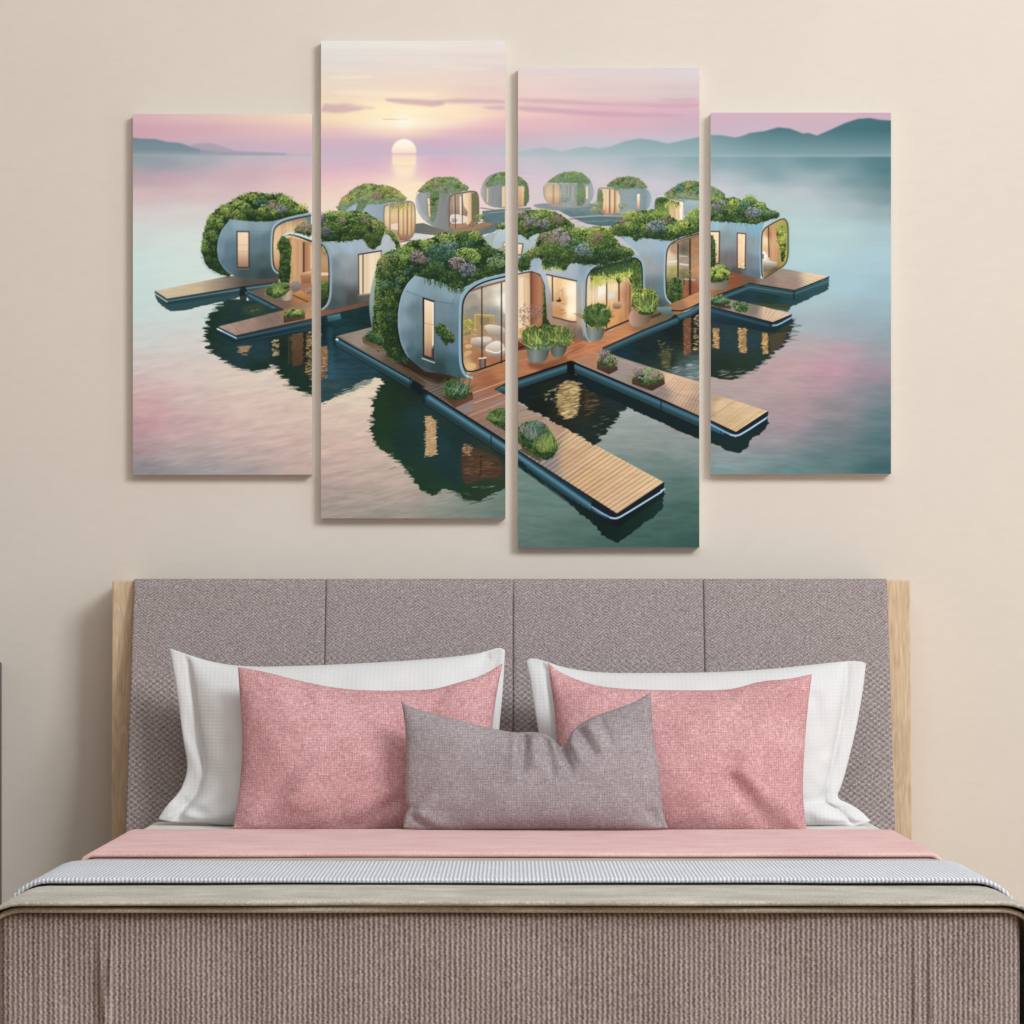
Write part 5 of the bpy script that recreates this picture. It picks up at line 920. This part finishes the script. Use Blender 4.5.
# ---------------------------------------------------------------- the four canvases
paint()
np.clip(IMG, 0, 1, out=IMG)
LIN = s2l(IMG)
def canvas(px0, py0, px1, py1, label):
    D = CAMD-.026
    x0, y, z1 = P3(px0, py0, D); x1, _, z0 = P3(px1, py1, D)
    r = empty('canvas_print', ((x0+x1)/2, 0, z0))
    tag(r, label, 'wall art', 'four-panel lake picture')
    cx = (x0+x1)/2
    boxo('stretched_canvas', x0-cx, x1-cx, y+.0006, -.0005, 0, z1-z0, M['edge'], r, .0012)
    nx = int((px1-px0)*AK)+1; ny = int((py1-py0)*AK)+1
    gx = np.linspace(px0, px1, nx); gy = np.linspace(py0, py1, ny)
    V = np.zeros((ny, nx, 3), np.float32)
    V[..., 0] = ((gx-512)*D/FOC-cx)[None, :]; V[..., 1] = y; V[..., 2] = (CAMZ-(gy-HOR)*D/FOC-z0)[:, None]
    fx = np.clip((gx-AX0)*AK-.5, 0, AW-1.001); fy = np.clip((gy-AY0)*AK-.5, 0, AH-1.001)
    i = fx.astype(int); j = fy.astype(int); a = (fx-i)[None, :, None]; b = (fy-j)[:, None, None]
    C = (LIN[j][:, i]*(1-a)+LIN[j][:, i+1]*a)*(1-b)+(LIN[j+1][:, i]*(1-a)+LIN[j+1][:, i+1]*a)*b
    idx = np.arange(nx*ny).reshape(ny, nx)
    F = np.stack([idx[1:, :-1], idx[1:, 1:], idx[:-1, 1:], idx[:-1, :-1]], -1).reshape(-1, 4)
    me = bpy.data.meshes.new('printed_picture')
    me.vertices.add(nx*ny); me.vertices.foreach_set('co', V.ravel())
    me.loops.add(F.size); me.loops.foreach_set('vertex_index', F.ravel().astype(np.int32))
    me.polygons.add(len(F)); me.polygons.foreach_set('loop_start', np.arange(0, F.size, 4, dtype=np.int32))
    at = me.color_attributes.new('print', 'FLOAT_COLOR', 'POINT')
    at.data.foreach_set('color', np.concatenate([C.reshape(-1, 3), np.ones((nx*ny, 1))], 1).astype(np.float32).ravel())
    me.update(); me.validate(); me.materials.append(M['printed'])
    o = bpy.data.objects.new('printed_picture', me); COL.objects.link(o); o.parent = r
    return r
canvas(132.9, 114, 312, 474.6, 'leftmost unframed canvas panel, pier and round pod house reflected in pale pink lake')
canvas(321, 40.7, 505.4, 518.3, 'tall canvas panel showing the setting sun above the large garden-roofed pod house')
canvas(518, 68, 699.3, 547.5, 'tall canvas panel hanging lowest, wooden pier running down between dark pools')
canvas(710.7, 112.7, 891, 474, 'rightmost canvas panel, open teal lake under dark blue-green hills')

# ---------------------------------------------------------------- bed
ZT = .560      # top of the mattress
bed = empty('bed', (0, -1.2, 0)); tag(bed, 'double bed with mauve-grey woven headboard between pale oak side posts', 'bed')
def inb(o): o.parent = bed; o.location = Vector(o.location)-Vector(bed.location); return o
def head_panel(xa, xb, z0=.30, z1=1.0915):
    """padded headboard section, leaning back toward the top"""
    nz = 60; us = [0, .002, .005, .009, .015, .03]+[.06+.88*k/18 for k in range(19)]+[.97, .985, .991, .995, .998, 1]; nx = len(us)-1; V = []; F = []
    def face(z): return -.150-(1.0915-z)/.526*.135
    for j in range(nz+1):
        v = j/nz; z = z0+(z1-z0)*v
        for i in range(nx+1):
            u = us[i]; x = xa+(xb-xa)*u
            e = min(u, 1-u)*(xb-xa); ez = (z1-z)
            d = .005*(1-math.exp(-e/.0016))
            dz = .004*math.exp(-ez/.003)
            hw = 1+(1.0915-z)*.0
            V.append((x*hw, face(z)+.005-d+dz-.0015*math.sin(u*3.14), z-(.0015 if e < .002 and j == nz else 0)))
    W = nx+1
    for j in range(nz):
        for i in range(nx): a = j*W+i; F.append((a, a+1, a+W+1, a+W))
    n = len(V)
    for j in range(nz+1):          # back
        z = z0+(z1-z0)*j/nz
        V.append((xa, -.055, z)); V.append((xb, -.055, z))
    for j in range(nz):
        a = n+2*j
        F.append((a+1, a, a+2, a+3)); F.append((j*W, (j+1)*W, a+2, a)); F.append((j*W+nx, a+1, a+3, (j+1)*W+nx))
    F.append([nz*W+i for i in range(nx+1)]+[n+2*nz+1, n+2*nz]); F.append([n, n+1]+[i for i in range(nx, -1, -1)])
    o = mesh_obj('headboard_panel', V, F, M['head'], None, True)
    inb(o); return o
xs = [-.8405, (325.5-512)*6.54/FOC, (513-512)*6.54/FOC, (703.5-512)*6.54/FOC, .8335]
for a, b in zip(xs[:-1], xs[1:]): head_panel(a+.0003, b-.0003)
for s, xa, xb in ((-1, -.8895, -.838), (1, .831, .8865)):
    bm = bmesh.new(); vs = box(bm, xa, xb, -.135, -.006, 0, 1.088)
    for v in vs:
        if v.co.z < .01 and v.co.y < -.05: v.co.y -= .045
    inb(bm_obj('side_post', bm, M['oak'], None, bevel=.003))
YF = 4.585-CAMD; ZF = .5445       # front face and top of the upholstered frame
bm = bmesh.new(); box(bm, -.765, .765, YF+.06, -.335, .30, .542)
inb(bm_obj('mattress', bm, M['sheet'], None, bevel=.012))
bm = bmesh.new(); box(bm, -.772, .772, 5.50-CAMD, -.33, .543, .565)
inb(bm_obj('fitted_sheet', bm, M['sheet'], None, bevel=.008))
for sx in (-1, 1):
    inb(boxo('side_rail', min(sx*.768, sx*.788), max(sx*.768, sx*.788), YF+.056, -.30, .12, ZF-.01, M['spread'], None, .008))
    inb(boxo('leg', sx*.70-.03, sx*.70+.03, -2.0, -1.94, 0, .10, M['oak']))
inb(boxo('slat_base', -.766, .766, YF+.06, -.335, .12, .29, M['spread'], None, .004))
def foot_panel():
    """upholstered end of the bed with a few pulled creases"""
    nx = 520; W = .7885; V = []; F = []
    pr = [(YF, .10+(ZF-.012-.10)*k/60) for k in range(60)]
    pr += [(YF+.012-.012*math.cos(k/8*math.pi/2), ZF-.012+.012*math.sin(k/8*math.pi/2)) for k in range(9)]
    pr += [(YF+.05, ZF), (YF+.055, ZF-.01), (YF+.055, .10)]
    m = len(pr)
    for i in range(nx+1):
        x = -.802+1.5945*i/nx; e = min(x+.802, .7925-x); rr = .022
        ins = rr-math.sqrt(max(0, rr*rr-(rr-min(e, rr))**2))
        for k, (y, z) in enumerate(pr):
            t = max(0, min(1, (ZF-z)/.10)); d = 0
            for xc, w, amp, lean in ((-.641, .0045, .011, .05), (-.621, .004, .010, -.03), (.628, .0045, .008, .0), (.650, .005, .008, .02), (-.715, .010, .004, .03), (-.735, .006, .003, .0), (-.06, .02, .002, .02), (.35, .03, .002, 0), (-.36, .03, .002, 0)):
                d += amp*math.exp(-((x-xc-lean*(ZF-z))/w)**2)*t
            d += (.0016*math.sin(x*23+z*4)+.0012*math.sin(x*51+1.3))*t
            f = 1 if k < 69 else 0
            V.append((x, y-(d-ins)*f, z-ins*.8*(1 if z > ZF-.03 else 0)))
    for i in range(nx):
        for k in range(m): a = i*m+k; b = i*m+(k+1) % m; F.append((a, a+m, b+m, b))
    F.append([k for k in range(m)]); F.append([nx*m+k for k in range(m)][::-1])
    return mesh_obj('foot_panel', V, F, M['spread'], None, True)
inb(foot_panel())
def sweep(name, ya, yb, z, th, mat, W=.775, rad=.035, drop=.14, wav=(0, 0, 0), seed=1, n_x=200, layers=None, edge_in=0., bulge=.0):
    """a folded textile lying across the bed: rounded slab swept over the top and down both sides.
    ya = far edge, yb = near edge (y), z = underside height"""
    path = []
    def add(x, zz, nx, nz): path.append((x, zz, nx, nz))
    H = rad*math.pi/2
    tot = W*2
    for k in range(8): add(-W-rad, z-rad-drop*(1-k/8), -1, 0)
    for k in range(8): a = k/8*math.pi/2; add(-W-rad*math.cos(a), z-rad+rad*math.sin(a), -math.cos(a), math.sin(a))
    for k in range(n_x+1): add(-W+tot*k/n_x, z, 0, 1)
    for k in range(1, 9): a = k/8*math.pi/2; add(W+rad*math.sin(a), z-rad+rad*math.cos(a), math.sin(a), math.cos(a))
    for k in range(1, 9): add(W+rad, z-rad-drop*k/8, 1, 0)
    layers = layers or [(ya, yb, 0, th)]
    V = []; F = []
    for li, (la, lb, o0, o1) in enumerate(layers):
        r = (o1-o0)/2; prof = []
        K = 9; NY = 28
        for k in range(K+1):                     # near rounded edge (y = lb)
            a = -math.pi/2+math.pi*k/K; prof.append((lb-r*math.cos(a)*1.15+r, (o0+o1)/2+r*math.sin(a), 1))
        for k in range(1, NY): prof.append((lb+r+(la-lb-2*r)*k/NY, o1, 1-k/NY))
        for k in range(K+1):
            a = math.pi/2-math.pi*k/K; prof.append((la-r+r*math.cos(a), (o0+o1)/2+r*math.sin(a), 0))
        for k in range(1, 8): prof.append((la-r-(la-lb-2*r)*k/8, o0, k/8))
        base = len(V); m = len(prof)
        for i, (x, zz, nx, nz) in enumerate(path):
            wy = wav[0]*math.sin(x*wav[1]+seed+li)+wav[0]*.6*math.sin(x*wav[1]*2.7+seed*2.1+li*2)
            wn = wav[2]*(2.2 if len(layers) > 1 and li == 0 else 1)*(math.sin(x*4.1+seed)+.6*math.sin(x*9.7+seed*1.7+li)-.6)
            for (y, n, e) in prof:
                up = max(0, (n-o0)/(o1-o0)) if o1 > o0 else 0
                nn = n+wn*up+bulge*up*math.sin(min(1, max(0, (y-lb)/(la-lb)))*math.pi)
                V.append((x+nx*nn, y+wy*e, zz+nz*nn))
        for i in range(len(path)-1):
            for k in range(m): a = base+i*m+k; b = base+i*m+(k+1) % m; F.append((a, b, b+m, a+m))
        F.append([base+k for k in range(m)][::-1]); F.append([base+(len(path)-1)*m+k for k in range(m)])
    return mesh_obj(name, V, F, mat, None, True)

def yD(D): return D-CAMD
bl = sweep('folded_blanket', yD(5.47), yD(4.565), .5455, .016, M['beige'], W=.760, rad=.064, drop=.32, wav=(.003, 7, .0005), seed=2,
     layers=[(yD(5.47), yD(4.572), .0002, .0098), (yD(5.49), yD(4.560), .0124, .0200)])
tag(bl, 'beige fleece blanket folded double across the foot of the bed', 'blanket')
kn = sweep('knitted_throw', yD(5.185), yD(4.83), .5690, .0085, M['knit'], W=.758, rad=.068, drop=.07, wav=(.003, 9, .0005), seed=5)
tag(kn, 'pale grey knitted throw lying on the beige blanket', 'throw blanket')
pk = sweep('fleece_throw', yD(5.985), yD(5.38), .5667, .0095, M['throw'], W=.762, rad=.02, drop=.012, wav=(.004, 6, .0006), seed=9)
tag(pk, 'soft pink fleece throw folded in front of the pillows', 'throw blanket')

# ---------------------------------------------------------------- pillows
def interp(P, t):
    """point at parameter t (by arc length) on a smooth polyline"""
    P = chaikin(P, 2, False) if len(P) > 2 else P
    L = [0]
    for a, b in zip(P[:-1], P[1:]): L.append(L[-1]+math.hypot(b[0]-a[0], b[1]-a[1]))
    s = t*L[-1]
    for k in range(len(P)-1):
        if s <= L[k+1] or k == len(P)-2:
            f = (s-L[k])/max(1e-9, L[k+1]-L[k]); return (P[k][0]+(P[k+1][0]-P[k][0])*f, P[k][1]+(P[k+1][1]-P[k][1])*f)
def pillow(name, top, bottom, left, right, Db, Dt, T, mat, folds=(), flange=0, back=.22, seed=1, pw=2.4, ex=.6, nx=150, ny=110, wr=.0015, parent=None):
    """outline curves in photo units; top and bottom run left to right, left and right run top to bottom"""
    rs = np.random.RandomState(seed)
    tp = [interp(top, i/nx) for i in range(nx+1)]; bt = [interp(bottom, i/nx) for i in range(nx+1)]
    lf = [interp(left, j/ny) for j in range(ny+1)]; rt = [interp(right, j/ny) for j in range(ny+1)]
    ytop = min(p[1] for p in top); ybot = max(p[1] for p in bottom)
    fr = np.zeros((ny+1, nx+1, 3)); bk = np.zeros((ny+1, nx+1, 3))
    for j in range(ny+1):
        v = j/ny
        for i in range(nx+1):
            u = i/nx
            x = (1-v)*tp[i][0]+v*bt[i][0]+(1-u)*lf[j][0]+u*rt[j][0]-((1-u)*(1-v)*tp[0][0]+u*(1-v)*tp[-1][0]+(1-u)*v*bt[0][0]+u*v*bt[-1][0])
            y = (1-v)*tp[i][1]+v*bt[i][1]+(1-u)*lf[j][1]+u*rt[j][1]-((1-u)*(1-v)*tp[0][1]+u*(1-v)*tp[-1][1]+(1-u)*v*bt[0][1]+u*v*bt[-1][1])
            q = min(1, max(0, (ybot-y)/(ybot-ytop)))
            D = Db+(Dt-Db)*q
            uu, vv = u, v
            if flange:
                uu = min(1, max(0, (u-flange)/(1-2*flange)))
            a = max(0, 1-abs(2*uu-1)**pw)**ex; b = max(0, 1-abs(2*vv-1)**pw)**ex
            t = T*a*b
            d = 0
            if flange:
                e = min(u, 1-u)/flange
                t += .004*min(1, e*4)
                d -= .007*math.exp(-((e-1)/.16)**2)
                d += .006*math.sin(v*17+seed)*math.exp(-((e-.45)/.5)**2)*(.3+v)
            for (x0, y0, x1, y1, w, amp) in folds:
                dx, dy = x1-x0, y1-y0; L2 = dx*dx+dy*dy
                s = ((x-x0)*dx+(y-y0)*dy)/L2; sc = min(1, max(0, s))
                dist = math.hypot(x-x0-sc*dx, y-y0-sc*dy)
                d += amp*math.exp(-(dist/w)**2)*(1-.55*sc)
            ed = min(1, min(uu, 1-uu, vv, 1-vv)*14)
            d += wr*ed*(math.sin(x*.09+y*.05+seed)+.7*math.sin(x*.16-y*.11+seed*2.)+.5*math.sin(y*.23+x*.04))
            d *= min(1, min(u, 1-u, v, 1-v)*22)
            X, Y, Z = P3(x, y, D)
            # corners of the fabric reach further than the filling: the seam wanders slightly
            fr[j, i] = (X, Y-t-d, Z); bk[j, i] = (X, Y+t*back+.0008+.0*d, Z)
    V = [tuple(p) for p in fr.reshape(-1, 3)]; W = nx+1; N = len(V); F = []
    V += [tuple(p) for p in bk.reshape(-1, 3)]
    for j in range(ny):
        for i in range(nx):
            a = j*W+i; F.append((a, a+W, a+W+1, a+1)); F.append((N+a, N+a+1, N+a+W+1, N+a+W))
    for i in range(nx): F.append((i, i+1, N+i+1, N+i)); a = ny*W+i; F.append((a, N+a, N+a+1, a+1))
    for j in range(ny): a = j*W; F.append((a, N+a, N+a+W, a+W)); a = j*W+nx; F.append((a, a+W, N+a+W, N+a))
    return mesh_obj(name, V, F, mat, parent, True)

o = pillow('sleeping_pillow', [(169,648),(186,654),(215,663),(250,667),(300,666),(370,663),(430,659),(470,655),(488,651),(499,647),(505,650)],
    [(158,819),(172,822),(190,822.5),(205,823),(222,827),(300,827),(400,827),(490,827)], [(169,648),(173,668),(178,700),(183,740),(188,765),(185,780),(179,793),(166,806),(158,819)],
    [(505,650),(503,690),(499,730),(494,780),(490,827)], 6.235, 6.35, .10, M['cotton'], flange=.055, seed=3,
    folds=[(190,812,215,790,9,0.0150),(176,800,205,812,6,-0.0120),(200,822,230,812,7,0.0120),(168,814,190,800,5,0.0090),(500,655,480,690,6,-0.0090),(188,745,200,775,6,0.0090)])
tag(o, 'white sleeping pillow with flanged edge against the headboard, behind the left pink cushion', 'pillow')
o = pillow('sleeping_pillow', [(526,661),(531,657.5),(545,661),(565,668),(600,673),(660,673),(710,672.5),(760,670),(810,665),(845,661),(861,661),(866,664)],
    [(548,827),(640,828),(740,827),(800,826),(840,826),(858,826),(871,821)], [(526,661),(530,680),(534,705),(540,740),(546,780),(548,827)],
    [(866,664),(863,690),(858,720),(850,755),(842,785),(836,798),(848,803),(860,810),(871,821)], 6.235, 6.35, .10, M['cotton'], flange=.055, seed=5,
    folds=[(812,700,826,770,10,-0.0112),(835,800,815,812,7,0.0140),(860,816,820,818,6,0.0112),(832,790,812,775,8,0.0084),(842,808,800,800,5,-0.0084),(826,760,838,796,6,0.0084)])
tag(o, 'white sleeping pillow with flanged edge against the headboard, behind the right pink cushion', 'pillow')

o = pillow('pink_cushion', [(238,667),(262,671),(300,681),(340,689),(380,691),(425,690),(440,688),(460,682),(482,676),(503,663)],
    [(233,829),(300,830),(360,830),(405,829.5),(450,829.5),(490,829)], [(238,667),(240,700),(242.5,725),(241.5,770),(238,800),(233,829)],
    [(503,663),(499,680),(495,705),(492,730),(490,780),(490,829)], 6.095, 6.205, .085, M['pink'], seed=7, wr=.0012,
    folds=[(444,689,432,708,7,-0.0112),(436,690,420,700,5,0.0080),(310,683,320,705,8,0.0096),(300,684,322,712,5,-0.0064),(275,790,310,740,16,-0.0096),(298,800,322,760,12,0.0128),(345,828,400,800,10,-0.0128),(355,815,390,790,8,0.0080),(245,822,265,800,8,0.0064)])
tag(o, 'pink linen cushion on the left, leaning on a white pillow', 'cushion')
o = pillow('pink_cushion', [(548,662),(556,670),(572,678),(590,684),(610,688),(650,690),(700,690.5),(722,690),(738,688),(760,681),(790,679),(812,674)],
    [(560,830),(640,830.5),(720,830.5),(770,831),(807,832)], [(548,662),(550,680),(554,705),(557,740),(559,780),(560,830)],
    [(812,674),(808,705),(805,740),(803,775),(803,800),(807,832)], 6.095, 6.205, .085, M['pink'], seed=8, wr=.0012,
    folds=[(722,690,735,705,6,-0.0112),(742,686,730,706,5,0.0084),(590,684,572,700,6,-0.0056),(740,770,790,820,9,0.0140),(730,780,770,830,9,-0.0112),(745,755,760,790,10,0.0070),(775,790,803,828,7,0.0112),(720,790,735,815,12,-0.0070)])
tag(o, 'pink linen cushion on the right, leaning on a white pillow', 'cushion')
o = pillow('lumbar_cushion', [(401,700.5),(408,706),(430,713),(455,719),(480,726),(500,730),(517,733),(530,731.5),(545,733.5),(551,737),(557,743),(561,748),(566,743),(570,735),(577,726),(592,717),(615,709),(635,702),(651,692)],
    [(403,828),(415,830),(470,830),(540,829.5),(600,829.5),(650,829.5),(668,828)], [(401,700.5),(404,715),(406.5,745),(405,775),(405,800),(410,806),(405,815),(403,828)],
    [(651,692),(652,715),(654.5,745),(660,775),(662,805),(664,818),(668,828)], 5.955, 6.02, .058, M['grey'], seed=11, wr=.0008, ex=.55,
    folds=[(524,734,522,768,4.5,-0.0221),(533,734,535,762,4.5,0.0119),(515,735,514,760,5,0.0102),(561,748,570,768,4.5,-0.0187),(545,738,552,772,4.5,-0.0153),(552,738,562,765,3.5,0.0119),(578,730,592,752,5,-0.0170),(570,738,580,758,4,0.0136),(588,722,602,748,5,0.0119),(600,718,612,745,4,-0.0068),(420,812,440,826,7,0.0085),(412,806,425,790,5,-0.0068),(405,812,430,828,4,-0.0085),(652,812,664,826,5,-0.0085)])
tag(o, 'small mauve-grey lumbar cushion in front, between the two pink cushions', 'cushion')

# ---------------------------------------------------------------- dark cabinet just inside the left edge
cb = empty('side_cabinet', (-1.38, -.20, 0)); tag(cb, 'dark grey cabinet barely in view at the left edge by the wall', 'cabinet')
xr = (1.6-512)*6.69/FOC+1.38
boxo('body', -.22, xr, -.15, .195, .12, .905, M['dark'], cb, .004)
boxo('door', -.21, xr-.010, -.166, -.151, .14, .89, M['dark'], cb, .003)
h = boxo('handle', xr-.05, xr-.04, -.182, -.166, .45, .60, M['metal'], cb, .002)
for sx in (-.20, xr-.02):
    for sy in (-.13, .17): boxo('leg', sx-.015, sx+.015, sy-.015, sy+.015, 0, .12, M['dark'], cb)

# ---------------------------------------------------------------- light
w = bpy.data.worlds.new('daylight'); scn.world = w; w.use_nodes = True
bg = w.node_tree.nodes['Background']; bg.inputs[0].default_value = (1.0, .958, .912, 1); bg.inputs[1].default_value = WORLD
def area(name, loc, tgt, sx, sy, power, col):
    l = bpy.data.lights.new(name, 'AREA'); l.shape = 'RECTANGLE'; l.size = sx; l.size_y = sy; l.energy = power; l.color = col
    o = bpy.data.objects.new(name, l); COL.objects.link(o); o.location = loc
    o.rotation_euler = (Vector(tgt)-Vector(loc)).to_track_quat('-Z', 'Y').to_euler(); return o
area('window_daylight', (4.6, -6.6, 5.2), (0, 0, 1.2), 2.6, 2.6, KEY, (.925, .97, 1.0))
area('added_side_light', (3.6, -1.9, 1.7), (-.2, -.3, 1.0), 1.0, 1.8, SIDE, (.90, .955, 1.0))  # added grazing light, no window there: brightens right wall, shades left of headboard
area('added_top_light', (.3, -3.0, 3.4), (.1, -1.4, .5), 2.2, 1.2, TOP, (1, .985, .96))  # added soft overhead light, no actual lamp: lifts the tops of the bedding
